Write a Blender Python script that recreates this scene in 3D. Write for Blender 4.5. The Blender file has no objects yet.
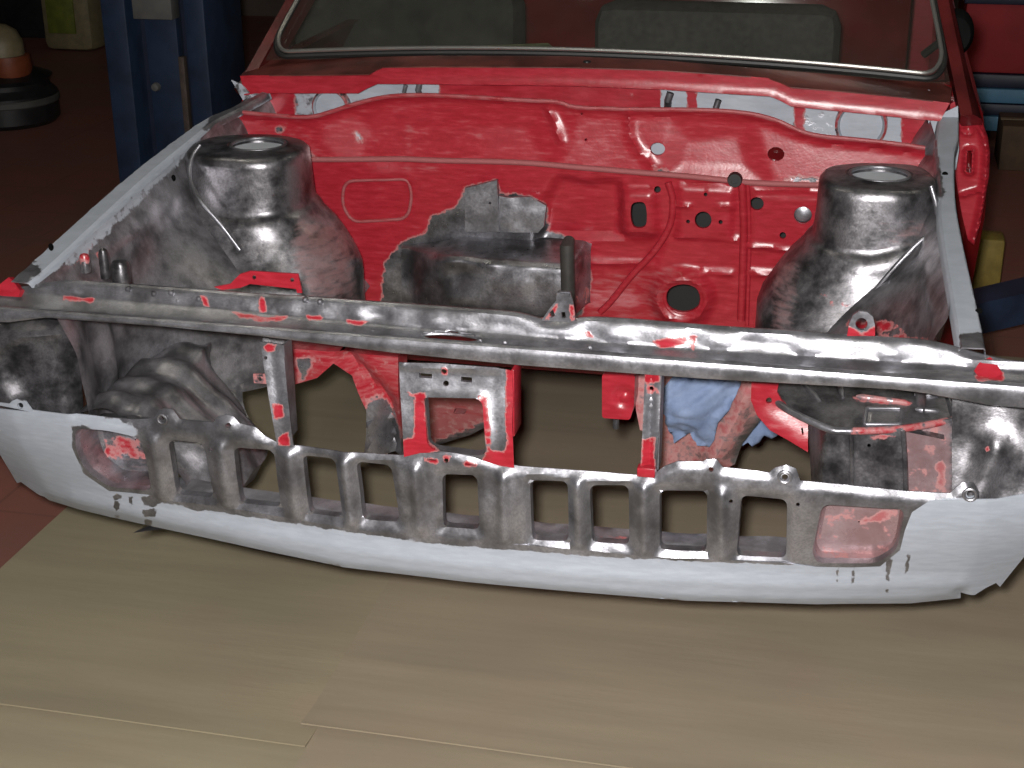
import bpy, bmesh, math, random
import numpy as np
from mathutils import Vector, Matrix, noise
from mathutils.geometry import delaunay_2d_cdt

random.seed(7); rng = np.random.default_rng(7)
SC = bpy.context.scene
COL = SC.collection
ZB = 0.72                       # height of the radiator support above the floor

# ---------------------------------------------------------------- camera
FPX = 1518.7
PITCH, YAW, ROLL = 0.38945, -0.22913, -0.00797
CAM = np.array([0.51072, -1.92276, 0.72311])
cp, sp = math.cos(PITCH), math.sin(PITCH); cy, sy = math.cos(YAW), math.sin(YAW)
FW = np.array([sy*cp, cy*cp, -sp]); RT = np.array([cy, -sy, 0.0]); UP = np.cross(RT, FW)
RT, UP = math.cos(ROLL)*RT + math.sin(ROLL)*UP, -math.sin(ROLL)*RT + math.cos(ROLL)*UP
cam_data = bpy.data.cameras.new('camera'); cam = bpy.data.objects.new('camera', cam_data); COL.objects.link(cam)
cam_data.sensor_width = 36.0; cam_data.lens = 36.0*FPX/1024.0; cam_data.clip_start = 0.05
M = Matrix.Identity(4)
for i in range(3):
    M[i][0] = RT[i]; M[i][1] = UP[i]; M[i][2] = -FW[i]
    M[i][3] = CAM[i] + (ZB if i == 2 else 0)
cam.matrix_world = M
SC.camera = cam

# ---------------------------------------------------------------- light and exposure
SC.view_settings.view_transform = 'Standard'; SC.view_settings.look = 'None'
SC.view_settings.gamma = 1.0; SC.view_settings.use_curve_mapping = False
SC.view_settings.exposure = 0.0
W = bpy.data.worlds.new('garage_ambient'); SC.world = W; W.use_nodes = True
W.node_tree.nodes['Background'].inputs[0].default_value = (0.9, 0.85, 0.75, 1)
W.node_tree.nodes['Background'].inputs[1].default_value = 0.06
fl = bpy.data.lights.new('camera_flash', 'SPOT'); fl.energy = 310.0; fl.spot_size = math.radians(75); fl.spot_blend = 0.5
fl.shadow_soft_size = 0.03; fl.color = (1.0, 0.97, 0.95)
flo = bpy.data.objects.new('camera_flash', fl); COL.objects.link(flo)
fm = M.copy(); fpos = CAM - 0.032*RT + 0.038*UP + np.array([0, 0, ZB])
for i in range(3): fm[i][3] = fpos[i]
flo.matrix_world = fm

# ---------------------------------------------------------------- ray helpers (car coordinates, z measured from the radiator support)
def rays(px):
    px = np.atleast_2d(np.asarray(px, float))
    return FW + ((px[:, 0:1]-512)/FPX)*RT - ((px[:, 1:2]-384)/FPX)*UP
def onY(px, Y):
    d = rays(px); t = (Y-CAM[1])/d[:, 1]; return CAM + d*t[:, None]
def onZ(px, Z):
    d = rays(px); t = (Z-CAM[2])/d[:, 2]; return CAM + d*t[:, None]
def onX(px, X):
    d = rays(px); t = (X-CAM[0])/d[:, 0]; return CAM + d*t[:, None]
def newton(px, g, t0):
    d = rays(px); t = np.array(t0, float)
    for _ in range(25):
        f0 = g(CAM+d*t[:, None]); f1 = g(CAM+d*(t+1e-4)[:, None]); k = (f1-f0)/1e-4
        k = np.where(np.abs(k) < 0.05, np.where(k < 0, -0.05, 0.05), k); t = t-np.clip(f0/k, -0.3, 0.3)
    return CAM+d*t[:, None]
def surfY(fn, y0=0.0):
    return lambda px: newton(px, lambda P: P[:, 1]-fn(P[:, 0], P[:, 2]), (y0-CAM[1])/rays(px)[:, 1])
def surfZ(fn, z0=0.0):
    return lambda px: newton(px, lambda P: P[:, 2]-fn(P[:, 0], P[:, 1]), (z0-CAM[2])/rays(px)[:, 2])
def planeY(Y): return lambda px: onY(px, np.full(len(px), float(Y)))
def toPx(V):
    d = np.asarray(V, float) - CAM; z = d @ FW
    return np.stack([512+FPX*(d @ RT)/z, 384-FPX*(d @ UP)/z], 1)
def sst(a, b, x):
    t = np.clip((np.asarray(x, float)-a)/(b-a), 0, 1); return t*t*(3-2*t)

# ---------------------------------------------------------------- polygon helpers
def inpoly(p, poly):
    x, y = p[:, 0], p[:, 1]; q = np.asarray(poly, float); r = np.zeros(len(p), bool)
    j = len(q)-1
    for i in range(len(q)):
        xi, yi = q[i]; xj, yj = q[j]
        c = ((yi > y) != (yj > y)) & (x < (xj-xi)*(y-yi)/((yj-yi) if yj != yi else 1e-12)+xi)
        r ^= c; j = i
    return r
def segdist(p, line, closed=False):
    q = np.asarray(line, float); best = np.full(len(p), 1e9)
    n = len(q) if closed else len(q)-1
    for i in range(n):
        a = q[i]; b = q[(i+1) % len(q)]; ab = b-a; L = (ab**2).sum()+1e-12
        t = np.clip(((p-a) @ ab)/L, 0, 1); d = np.hypot(*(p-a-t[:, None]*ab).T)
        best = np.minimum(best, d)
    return best
def polymask(p, poly, soft=5.0):
    d = segdist(p, poly, True); s = np.where(inpoly(p, poly), d, -d)
    return np.clip(0.5+s/(2*soft), 0, 1)
def rounded(poly, r, n=4):
    q = [np.array(a, float) for a in poly]; out = []
    for i in range(len(q)):
        a, b, c = q[i-1], q[i], q[(i+1) % len(q)]
        u = a-b; v = c-b; lu, lv = np.linalg.norm(u), np.linalg.norm(v)
        k = min(r, lu*0.45, lv*0.45); p0 = b+u/lu*k; p1 = b+v/lv*k
        for j in range(n+1):
            t = j/n; out.append((1-t)**2*p0+2*t*(1-t)*b+t*t*p1)
    return [tuple(o) for o in out]
def circ(cx, cy_, rx, ry=None, n=20):
    ry = rx if ry is None else ry
    return [(cx+rx*math.cos(2*math.pi*k/n), cy_+ry*math.sin(2*math.pi*k/n)) for k in range(n)]
def smoothline(pts, n=6):
    q = [np.array(a, float) for a in pts]; out = []
    for i in range(len(q)-1):
        p0 = q[max(i-1, 0)]; p1 = q[i]; p2 = q[i+1]; p3 = q[min(i+2, len(q)-1)]
        for j in range(n):
            t = j/n
            out.append(0.5*((2*p1)+(-p0+p2)*t+(2*p0-5*p1+4*p2-p3)*t*t+(-p0+3*p1-3*p2+p3)*t**3))
    out.append(q[-1]); return [tuple(o) for o in out]
def smoothY(pts):
    return [((a[0], a[1]), a[2]) for a in smoothline(pts, 6)]
def resample(poly, res, closed=True):
    out = []; n = len(poly); m = n if closed else n-1
    for i in range(m):
        a = np.array(poly[i], float); b = np.array(poly[(i+1) % n], float)
        k = max(1, int(np.ceil(np.linalg.norm(b-a)/res)))
        for j in range(k): out.append(tuple(a+(b-a)*j/k))
    if not closed: out.append(tuple(poly[-1]))
    return out

# ---------------------------------------------------------------- materials
def nodes(m):
    m.use_nodes = True; nt = m.node_tree; return nt, nt.nodes, nt.links, nt.nodes['Principled BSDF']
def mathn(nt, op, a, b=None, clamp=False):
    n = nt.nodes.new('ShaderNodeMath'); n.operation = op; n.use_clamp = clamp
    for i, v in enumerate((a, b)):
        if v is None: continue
        if isinstance(v, (int, float)): n.inputs[i].default_value = v
        else: nt.links.new(v, n.inputs[i])
    return n.outputs[0]
def noisen(nt, scale, detail=4, rough=0.6, stretch=None):
    tc = nt.nodes.new('ShaderNodeTexCoord'); n = nt.nodes.new('ShaderNodeTexNoise')
    n.inputs['Scale'].default_value = scale; n.inputs['Detail'].default_value = detail; n.inputs['Roughness'].default_value = rough
    if stretch:
        mp = nt.nodes.new('ShaderNodeMapping'); mp.inputs['Scale'].default_value = stretch
        nt.links.new(tc.outputs['Object'], mp.inputs[0]); nt.links.new(mp.outputs[0], n.inputs[0])
    else: nt.links.new(tc.outputs['Object'], n.inputs[0])
    return n.outputs[0]
def mixc(nt, fac, a, b):
    n = nt.nodes.new('ShaderNodeMix'); n.data_type = 'RGBA'
    if isinstance(fac, (int, float)): n.inputs[0].default_value = fac
    else: nt.links.new(fac, n.inputs[0])
    for i, v in ((6, a), (7, b)):
        if isinstance(v, tuple): n.inputs[i].default_value = (*v, 1)
        else: nt.links.new(v, n.inputs[i])
    return n.outputs[2]
def ramp(nt, x, a, b):
    n = nt.nodes.new('ShaderNodeMapRange'); n.inputs[1].default_value = a; n.inputs[2].default_value = b
    n.interpolation_type = 'SMOOTHSTEP'; nt.links.new(x, n.inputs[0]); return n.outputs[0]
def bump(nt, h, strength, dist, bsdf):
    n = nt.nodes.new('ShaderNodeBump'); n.inputs['Strength'].default_value = strength; n.inputs['Distance'].default_value = dist
    nt.links.new(h, n.inputs['Height']); nt.links.new(n.outputs[0], bsdf.inputs['Normal'])

RED = (0.36, 0.017, 0.028); PRIMER = (0.355, 0.385, 0.435)
def body_mat(name, lo=0.10, hi=0.42, rough=(0.26, 0.48), warm=0.0, metal=0.8, seed=0.0):
    """sanded steel, red paint and grey primer laid over one another; attribute pm = (red, primer, sanding haze)"""
    m = bpy.data.materials.new(name); nt, N, L, B = nodes(m)
    at = N.new('ShaderNodeAttribute'); at.attribute_name = 'pm'
    sp_ = N.new('ShaderNodeSeparateXYZ'); L.new(at.outputs['Vector'], sp_.inputs[0])
    n1 = noisen(nt, 55, 5, 0.65); n2 = noisen(nt, 13+seed, 6, 0.62); n3 = noisen(nt, 30, 4, 0.6, (1, 1, 5)); n4 = noisen(nt, 240, 2, 0.5, (1, 6, 1))
    jit = mathn(nt, 'MULTIPLY', mathn(nt, 'SUBTRACT', n1, 0.5), 1.3)
    red = ramp(nt, mathn(nt, 'ADD', sp_.outputs[0], jit), 0.44, 0.56)
    prm = ramp(nt, mathn(nt, 'ADD', sp_.outputs[1], jit), 0.42, 0.60)
    haze = ramp(nt, mathn(nt, 'ADD', sp_.outputs[2], mathn(nt, 'MULTIPLY', mathn(nt, 'SUBTRACT', n3, 0.5), 1.6)), 0.35, 1.1)
    mot = mathn(nt, 'MULTIPLY', ramp(nt, n2, 0.33, 0.68), mathn(nt, 'ADD', 0.65, mathn(nt, 'MULTIPLY', ramp(nt, n4, 0.3, 0.7), 0.35)))
    steel = mixc(nt, mot, (lo*0.98, lo*0.97, lo*1.03), (hi*(0.97+warm), hi*0.97, hi*(1.06-warm)))
    steel = mixc(nt, mathn(nt, 'MULTIPLY', haze, 0.6), steel, (0.36, 0.19, 0.19))
    redc = mixc(nt, ramp(nt, n3, 0.3, 0.75), (RED[0]*0.82, RED[1]*0.8, RED[2]*0.8), (RED[0]*1.1, RED[1]*1.4, RED[2]*1.4))
    redc = mixc(nt, mathn(nt, 'MULTIPLY', haze, 0.8), redc, (0.30, 0.105, 0.105))
    edge = mathn(nt, 'MULTIPLY', red, mathn(nt, 'SUBTRACT', 1.0, ramp(nt, mathn(nt, 'ADD', sp_.outputs[0], jit), 0.56, 0.8)))
    redc = mixc(nt, mathn(nt, 'MULTIPLY', edge, 0.6), redc, (0.42, 0.25, 0.24))
    prc = mixc(nt, ramp(nt, n3, 0.35, 0.7), (PRIMER[0]*0.88, PRIMER[1]*0.88, PRIMER[2]*0.88), PRIMER)
    c = mixc(nt, red, steel, redc); c = mixc(nt, prm, c, prc); L.new(c, B.inputs['Base Color'])
    paint = mathn(nt, 'MAXIMUM', red, prm)
    L.new(mathn(nt, 'MULTIPLY', mathn(nt, 'SUBTRACT', 1.0, paint), mathn(nt, 'SUBTRACT', metal, mathn(nt, 'MULTIPLY', haze, 0.4))), B.inputs['Metallic'])
    r0 = mathn(nt, 'ADD', rough[0], mathn(nt, 'MULTIPLY', ramp(nt, n1, 0.3, 0.75), rough[1]-rough[0]))
    rr = mathn(nt, 'ADD', 0.30, mathn(nt, 'MULTIPLY', haze, 0.4))
    def mixf(f, a, b):
        return mathn(nt, 'ADD', mathn(nt, 'MULTIPLY', a, mathn(nt, 'SUBTRACT', 1.0, f)), mathn(nt, 'MULTIPLY', b, f))
    rg = mixf(red, r0, rr); rg = mixf(prm, rg, 0.55); L.new(rg, B.inputs['Roughness'])
    h = mathn(nt, 'ADD', mathn(nt, 'MULTIPLY', n1, 0.6), mathn(nt, 'MULTIPLY', n4, 0.25))
    h = mathn(nt, 'ADD', h, mathn(nt, 'MULTIPLY', paint, 0.35)); h = mathn(nt, 'ADD', h, mathn(nt, 'MULTIPLY', n2, 2.2))
    bump(nt, h, 0.28, 0.0014, B)
    return m
def plain(name, col, rough=0.5, metal=0.0, var=0.15, scale=12, bmp=0.0, stretch=None, emit=None):
    # one colour with slight mottling
    m = bpy.data.materials.new(name); nt, N, L, B = nodes(m)
    n = noisen(nt, scale, 5, 0.6, stretch)
    c = mixc(nt, ramp(nt, n, 0.3, 0.7), tuple(v*(1-var) for v in col), tuple(min(1, v*(1+var)) for v in col))
    L.new(c, B.inputs['Base Color']); B.inputs['Roughness'].default_value = rough; B.inputs['Metallic'].default_value = metal
    if bmp: bump(nt, n, 0.5, bmp, B)
    if rough >= 1: B.inputs['Specular IOR Level'].default_value = 0.0
    if emit: B.inputs['Emission Color'].default_value = (*col, 1); B.inputs['Emission Strength'].default_value = emit
    return m
MAT = {
 'body': body_mat('sanded_steel_and_red_paint'),
 'bright': body_mat('polished_sanded_steel', 0.15, 0.42, (0.30, 0.48), 0.0, 0.78, 3),
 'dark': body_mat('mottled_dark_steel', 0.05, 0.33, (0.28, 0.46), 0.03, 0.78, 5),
 'satin': body_mat('dull_sanded_steel', 0.13, 0.36, (0.34, 0.5), 0.0, 0.4, 2),
 'wing': body_mat('scuffed_wing_steel', 0.09, 0.36, (0.28, 0.44), 0.02, 0.66, 4),
 'chrome': plain('chrome_trim', (0.80, 0.79, 0.74), 0.22, 0.9, 0.05),
 'matte': plain('matte_black', (0.010, 0.010, 0.010), 1.0),
 'rubber': plain('black_rubber', (0.012, 0.012, 0.012), 0.5),
 'dash': plain('dark_grey_vinyl', (0.035, 0.033, 0.03), 0.6, 0, 0.3, 30, 0.001),
 'seatdk': plain('black_cloth', (0.020, 0.020, 0.017), 0.9, 0, 0.4, 30),
 'dusty': plain('dusty_dark_red_paint', (0.125, 0.035, 0.028), 0.35, 0, 0.55, 9),
 'pillar': plain('dull_dark_red_paint', (0.075, 0.010, 0.010), 0.3, 0, 0.4, 9),
 'cup': plain('pale_grey_cup', (0.52, 0.55, 0.60), 0.6, 0, 0.05),
 'seat': plain('charcoal_cloth', (0.038, 0.036, 0.034), 0.9, 0, 0.3, 60, 0.001),
 'reflgreen': plain('green_reflection_colour', (0.16, 0.17, 0.09), 0.7, 0, 0.3, 30),
 'gloss': plain('glossy_dark_red_paint', (0.10, 0.005, 0.006), 0.14, 0, 0.2, 7),
 'hole': plain('hole_shade_black', (0.004, 0.004, 0.004), 1.0),
 'blue': plain('blue_painted_steel', (0.016, 0.030, 0.062), 0.5, 0, 0.3, 9, 0.0005),
 'bluedk': plain('dark_blue_steel', (0.010, 0.014, 0.035), 0.5, 0, 0.2, 9),
 'bluelt': plain('light_blue_steel', (0.065, 0.18, 0.29), 0.6, 0, 0.15, 9),
 'cabred': plain('red_cabinet_steel', (0.28, 0.014, 0.018), 0.6, 0, 0.15, 9),
 'grey': plain('grey_plate', (0.13, 0.13, 0.125), 0.5, 0.2, 0.2, 9),
  'greydk': plain('dark_grey_band', (0.07, 0.07, 0.065), 0.6),
 'black': plain('black_plastic', (0.012, 0.012, 0.013), 0.45, 0, 0.3, 20),
 'cream': plain('cream_plastic', (0.20, 0.165, 0.095), 0.5, 0, 0.15, 20),
 'orange': plain('orange_plastic', (0.20, 0.05, 0.02), 0.5, 0, 0.15, 20),
 'lime': plain('yellow_green_label', (0.13, 0.15, 0.02), 0.6, 0, 0.2, 20),
 'brownbox': plain('dark_brown_carton', (0.075, 0.045, 0.025), 0.8, 0, 0.2, 20),
 'yellow': plain('yellow_pad', (0.22, 0.16, 0.03), 0.7, 0, 0.2, 20),
 'wall': plain('dim_plaster_wall', (0.10, 0.075, 0.06), 0.9, 0, 0.25, 4, 0.002),
 'ceil': plain('dim_ceiling', (0.25, 0.24, 0.22), 0.9, 0, 0.15, 4),
 'tube': plain('fluorescent_tube', (1.0, 0.96, 0.80), 0.4, 0, 0.0, 4, 0, None, 24.0),
 'cable': plain('rusty_cable_guide', (0.075, 0.055, 0.045), 0.7, 0.2, 0.2, 30),
}
def mat_glass():
    m = bpy.data.materials.new('dusty_windscreen_glass'); nt, N, L, B = nodes(m)
    tr = N.new('ShaderNodeBsdfTransparent'); tr.inputs[0].default_value = (0.93, 0.95, 0.935, 1)
    gl = N.new('ShaderNodeBsdfGlossy'); gl.inputs['Roughness'].default_value = 0.04
    df = N.new('ShaderNodeBsdfDiffuse'); df.inputs[0].default_value = (0.35, 0.33, 0.28, 1)
    lw = N.new('ShaderNodeLayerWeight'); fr = mathn(nt, 'ADD', 0.04, mathn(nt, 'MULTIPLY', mathn(nt, 'POWER', lw.outputs['Facing'], 5.0), 0.9))
    a = N.new('ShaderNodeMixShader'); L.new(fr, a.inputs[0]); L.new(tr.outputs[0], a.inputs[1]); L.new(gl.outputs[0], a.inputs[2])
    b = N.new('ShaderNodeMixShader'); L.new(mathn(nt, 'MULTIPLY', noisen(nt, 6, 5), 0.05), b.inputs[0]); L.new(a.outputs[0], b.inputs[1]); L.new(df.outputs[0], b.inputs[2])
    L.new(b.outputs[0], N['Material Output'].inputs[0]); return m
MAT['glass'] = mat_glass()
def mat_floor():
    m = bpy.data.materials.new('dark_red_brown_tiles'); nt, N, L, B = nodes(m)
    tc = N.new('ShaderNodeTexCoord'); br = N.new('ShaderNodeTexBrick'); br.offset = 0.0
    br.inputs['Scale'].default_value = 1.0; br.inputs['Brick Width'].default_value = 0.3; br.inputs['Row Height'].default_value = 0.3
    br.inputs['Mortar Size'].default_value = 0.004; br.inputs['Color1'].default_value = (0.26, 0.10, 0.075, 1)
    br.inputs['Color2'].default_value = (0.24, 0.09, 0.068, 1); br.inputs['Mortar'].default_value = (0.19, 0.08, 0.06, 1)
    L.new(tc.outputs['Object'], br.inputs[0])
    c = mixc(nt, ramp(nt, noisen(nt, 3, 6), 0.35, 0.75), br.outputs[0], (0.20, 0.10, 0.08)); L.new(c, B.inputs['Base Color'])
    B.inputs['Roughness'].default_value = 0.6; return m
MAT['floor'] = mat_floor()
def mat_card(name, col):
    m = bpy.data.materials.new(name); nt, N, L, B = nodes(m)
    n = noisen(nt, 2.2, 5, 0.55, (1, 7, 1)); n2 = noisen(nt, 90, 3, 0.6); n3 = noisen(nt, 3, 3)
    c = mixc(nt, ramp(nt, n, 0.3, 0.72), tuple(v*0.93 for v in col), tuple(v*1.06 for v in col))
    c = mixc(nt, mathn(nt, 'MULTIPLY', ramp(nt, n3, 0.45, 0.75), 0.45), c, (col[0]*1.05, col[1]*0.93, col[2]*0.98))
    L.new(c, B.inputs['Base Color']); B.inputs['Roughness'].default_value = 0.75
    bump(nt, mathn(nt, 'ADD', n, mathn(nt, 'MULTIPLY', n2, 0.1)), 0.25, 0.006, B); return m
CARD = (0.30, 0.258, 0.172)
MAT['card'] = mat_card('brown_cardboard', CARD); MAT['card2'] = mat_card('greyish_cardboard', (0.30, 0.250, 0.175))
def mat_rag():
    m = bpy.data.materials.new('light_blue_cloth'); nt, N, L, B = nodes(m)
    n = noisen(nt, 25, 5); c = mixc(nt, ramp(nt, n, 0.3, 0.7), (0.13, 0.18, 0.30), (0.20, 0.26, 0.40)); L.new(c, B.inputs['Base Color'])
    B.inputs['Roughness'].default_value = 0.8; bump(nt, noisen(nt, 60, 4), 0.5, 0.004, B); return m
MAT['rag'] = mat_rag()

# ---------------------------------------------------------------- mesh helpers
def thing(name, label, cat, loc, group=None, kind=None):
    o = bpy.data.objects.new(name, None); COL.objects.link(o); o.location = loc; o.empty_display_size = 0.1
    o['label'] = label; o['category'] = cat
    if group: o['group'] = group
    return o
def rootloc(o):
    v = np.zeros(3)
    while o is not None: v += np.array(o.location); o = o.parent
    return v
def mk(name, V, F, mat, parent=None, pm=None, angle=35, label=None, loc=None):
    V = np.asarray(V, float) + np.array([0, 0, ZB])
    base = rootloc(parent) if parent is not None else np.zeros(3)
    if parent is None and loc is not None: base = np.array(loc, float)
    me = bpy.data.meshes.new(name); me.from_pydata((V-base).tolist(), [], [list(map(int, f)) for f in F]); me.validate()
    me.materials.append(MAT[mat])
    me.polygons.foreach_set('use_smooth', [True]*len(me.polygons)); me.set_sharp_from_angle(angle=math.radians(angle))
    if pm is not None and len(pm) == len(me.vertices):
        a = me.attributes.new('pm', 'FLOAT_VECTOR', 'POINT'); a.data.foreach_set('vector', np.asarray(pm, np.float32).ravel())
    o = bpy.data.objects.new(name, me); COL.objects.link(o)
    if parent is not None: o.parent = parent
    elif loc is not None: o.location = loc
    if label: o['label'] = label
    return o
def pmpx(V, red=(), prim=(), haze=(), base=(0, 0, 0), bare=(), soft=4.0):
    """paint layers: lists of outlines measured on the photograph, one amount each"""
    p = toPx(V); out = np.tile(np.array(base, float), (len(p), 1))
    for k, polys in ((0, red), (1, prim), (2, haze)):
        for q in polys:
            a = 1.0; s = soft
            if isinstance(q, tuple) and len(q) == 2 and isinstance(q[0], list): q, a = q
            out[:, k] = np.maximum(out[:, k], a*polymask(p, q, s))
    for q in bare:
        mk_ = polymask(p, q, soft); out[:, 0] *= 1-mk_; out[:, 1] *= 1-mk_; out[:, 2] *= 1-0.7*mk_
    return out
class MB:
    def __init__(s): s.V = []; s.F = []
    def add(s, V, F):
        n = len(s.V); s.V += [tuple(v) for v in V]; s.F += [[i+n for i in f] for f in F]; return s
    def box(s, lo, hi, bev=0.0):
        x0, y0, z0 = lo; x1, y1, z1 = hi
        if bev <= 0:
            V = [(x0,y0,z0),(x1,y0,z0),(x1,y1,z0),(x0,y1,z0),(x0,y0,z1),(x1,y0,z1),(x1,y1,z1),(x0,y1,z1)]
            return s.add(V, [(0,3,2,1),(4,5,6,7),(0,1,5,4),(1,2,6,5),(2,3,7,6),(3,0,4,7)])
        bm = bmesh.new(); bmesh.ops.create_cube(bm, size=1)
        for v in bm.verts: v.co = Vector(((x0+x1)/2+v.co.x*(x1-x0), (y0+y1)/2+v.co.y*(y1-y0), (z0+z1)/2+v.co.z*(z1-z0)))
        bmesh.ops.bevel(bm, geom=bm.edges[:], offset=bev, segments=2, affect='EDGES', profile=0.5)
        bm.verts.index_update(); s.add([tuple(v.co) for v in bm.verts], [[v.index for v in f.verts] for f in bm.faces]); bm.free(); return s
    def tube(s, pts, r, seg=10, cap=True, closed=False):
        P = [np.array(p, float) for p in pts]; n = len(P); rad = r if hasattr(r, '__len__') else [r]*n
        V = []; F = []; ref = None
        for i in range(n):
            a = P[(i-1) % n] if (i > 0 or closed) else P[i]; b = P[(i+1) % n] if (i < n-1 or closed) else P[i]
            t = b-a; t /= np.linalg.norm(t)+1e-12
            if ref is None: ref = np.array([0, 0, 1.0]) if abs(t[2]) < 0.9 else np.array([1.0, 0, 0])
            u = np.cross(t, ref); u /= np.linalg.norm(u)+1e-12; w = np.cross(u, t); ref = w
            for k in range(seg):
                an = 2*math.pi*k/seg; V.append(P[i]+rad[i]*(math.cos(an)*u+math.sin(an)*w))
        m = n if closed else n-1
        for i in range(m):
            for k in range(seg):
                a = i*seg+k; b = i*seg+(k+1) % seg; j = ((i+1) % n)*seg
                F.append((a, b, j+(k+1) % seg, j+k))
        if cap and not closed: F.append(list(range(seg))[::-1]); F.append([(n-1)*seg+k for k in range(seg)])
        return s.add(V, F)
    def lathe(s, prof, c, seg=32, axis='z'):
        V = []; F = []
        for r, h in prof:
            for k in range(seg):
                a = 2*math.pi*k/seg; d = (r*math.cos(a), r*math.sin(a))
                V.append((c[0]+d[0], c[1]+d[1], c[2]+h) if axis == 'z' else (c[0]+d[0], c[1]+h, c[2]+d[1]) if axis == 'y' else (c[0]+h, c[1]+d[0], c[2]+d[1]))
        for i in range(len(prof)-1):
            for k in range(seg):
                F.append((i*seg+k, i*seg+(k+1) % seg, (i+1)*seg+(k+1) % seg, (i+1)*seg+k))
        if prof[0][0] > 1e-6: F.append([k for k in range(seg)][::-1])
        if prof[-1][0] > 1e-6: F.append([(len(prof)-1)*seg+k for k in range(seg)])
        return s.add(V, F)
    def build(s, name, mat, parent=None, pm=None, **kw):
        V = np.array(s.V)
        if callable(pm): pm = pm(V)
        return mk(name, V, s.F, mat, parent, pm, **kw)
def grid(name, fn, us, vs, mat, parent, pm=None, thick=None, drop=None, **kw):
    """surface through a lattice of points fn(u, v); thick = offset vector of the back face"""
    nu, nv = len(us), len(vs); V = np.array([fn(u, v) for u in us for v in vs], float)
    F = []
    for i in range(nu-1):
        for j in range(nv-1):
            f = (i*nv+j, (i+1)*nv+j, (i+1)*nv+j+1, i*nv+j+1)
            if drop is not None and drop(V[list(f)].mean(0)): continue
            F.append(f)
    V, F = thicken(V, F, thick)
    if callable(pm): pm = pm(V)
    return mk(name, V, F, mat, parent, pm, **kw)
def thicken(V, F, thick):
    V = np.asarray(V, float)
    if thick is None: return V, F
    n = len(V); back = V+np.asarray(thick, float)
    cnt = {}
    for f in F:
        for a, b in zip(f, list(f[1:])+[f[0]]): cnt[(a, b)] = cnt.get((a, b), 0)+1
    W_ = [(b, a, a+n, b+n) for (a, b) in cnt if (b, a) not in cnt]
    return np.vstack([V, back]), [tuple(f) for f in F]+[tuple(i+n for i in reversed(f)) for f in F]+W_
def sheet(name, outline, lift, mat, parent, holes=(), res=6.0, thick=(0, 0.002, 0), flange=0.0, relief=None, pm=None, pts=True, extra=None, **kw):
    """sheet-metal panel: 2D outline with holes, triangulated, lifted onto its surface in the car and given thickness"""
    outline = resample(outline, res); holes = [resample(h, res) for h in holes]
    P = []; E = []
    for loop in [outline]+holes:
        b = len(P); P += loop; E += [(b+i, b+(i+1) % len(loop)) for i in range(len(loop))]
    if pts:
        a = np.array(outline); x0, y0 = a.min(0); x1, y1 = a.max(0)
        gx, gy = np.meshgrid(np.arange(x0+res/2, x1, res), np.arange(y0+res/2, y1, res*0.87)); gx = gx.copy(); gx[1::2] += res/2
        g = np.stack([gx.ravel(), gy.ravel()], 1); g = g[inpoly(g, outline)]
        ok = segdist(g, outline, True) > res*0.45
        for h in holes: ok &= (~inpoly(g, h)) & (segdist(g, h, True) > res*0.45)
        P += [tuple(q) for q in g[ok]]
    vv, ee, ff, ov, oe, of = delaunay_2d_cdt([Vector(p) for p in P], E, [], 0, 1e-6)
    vv = np.array([(v.x, v.y) for v in vv]); T = np.array([list(f) for f in ff if len(f) == 3])
    c = vv[T].mean(1); keep = inpoly(c, outline)
    for h in holes: keep &= ~inpoly(c, h)
    T = T[keep]
    V = lift(vv)
    if relief is not None: V = V + relief(vv, V)
    nrm = np.cross(V[T[:, 1]]-V[T[:, 0]], V[T[:, 2]]-V[T[:, 0]]); flip = (nrm*(CAM-V[T[:, 0]])).sum(1) < 0
    T[flip] = T[flip][:, ::-1]
    F = [tuple(t) for t in T]
    V, F = thicken(V, F, thick)
    if flange and holes:
        d = np.asarray(thick, float); d = d/np.linalg.norm(d)*flange
        V = list(V)
        for h in holes:
            cen = np.mean(lift(np.array(h)), 0)
            hp = np.array(h); q = lift(hp)
            if relief is not None: q = q+relief(hp, q)
            k = len(h); dd = d*min(1.0, 0.35*np.linalg.norm(q.max(0)-q.min(0))/flange)
            b = len(V); V += list(q); V += list(q+dd+(cen-q)*0.03)
            for i in range(k): F.append((b+i, b+(i+1) % k, b+k+(i+1) % k, b+k+i))
        V = np.array(V)
    if callable(pm): pm = pm(V)
    return mk(name, V, F, mat, parent, pm, **kw)
def nz(p, s, seed=0.0):
    return np.array([noise.noise(Vector((q[0]*s+seed, q[1]*s, (q[2] if len(q) > 2 else 0)*s))) for q in p])
def ring(name, c, r, w, mat, parent, axis='y', **kw):
    n = 24; P = []
    for k in range(n):
        a = 2*math.pi*k/n
        P.append((c[0]+r*math.cos(a), c[1], c[2]+r*math.sin(a)) if axis == 'y' else (c[0]+r*math.cos(a), c[1]+r*math.sin(a), c[2]))
    return MB().tube(P, w, 8, closed=True).build(name, mat, parent, **kw)

# ================================================================ THE SETTING
def struct(o): o['kind'] = 'structure'; return o
FZ = -ZB
struct(MB().box((-5.5, -4.5, FZ-0.1), (4.5, 7.0, FZ)).build('floor', 'floor'))
struct(MB().box((-5.5, 7.0, FZ), (4.5, 7.15, 2.6)).build('wall_back', 'wall'))
struct(MB().box((-5.65, -4.5, FZ), (-5.5, 7.15, 2.6)).build('wall_left', 'wall'))
struct(MB().box((4.5, -4.5, FZ), (4.65, 7.15, 2.6)).build('wall_right', 'wall'))
struct(MB().box((-5.65, -4.65, FZ), (4.65, -4.5, 2.6)).build('wall_front', 'wall'))
struct(MB().box((-5.65, -4.65, 2.6), (4.65, 7.15, 2.7)).build('ceiling', 'ceil'))

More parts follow.
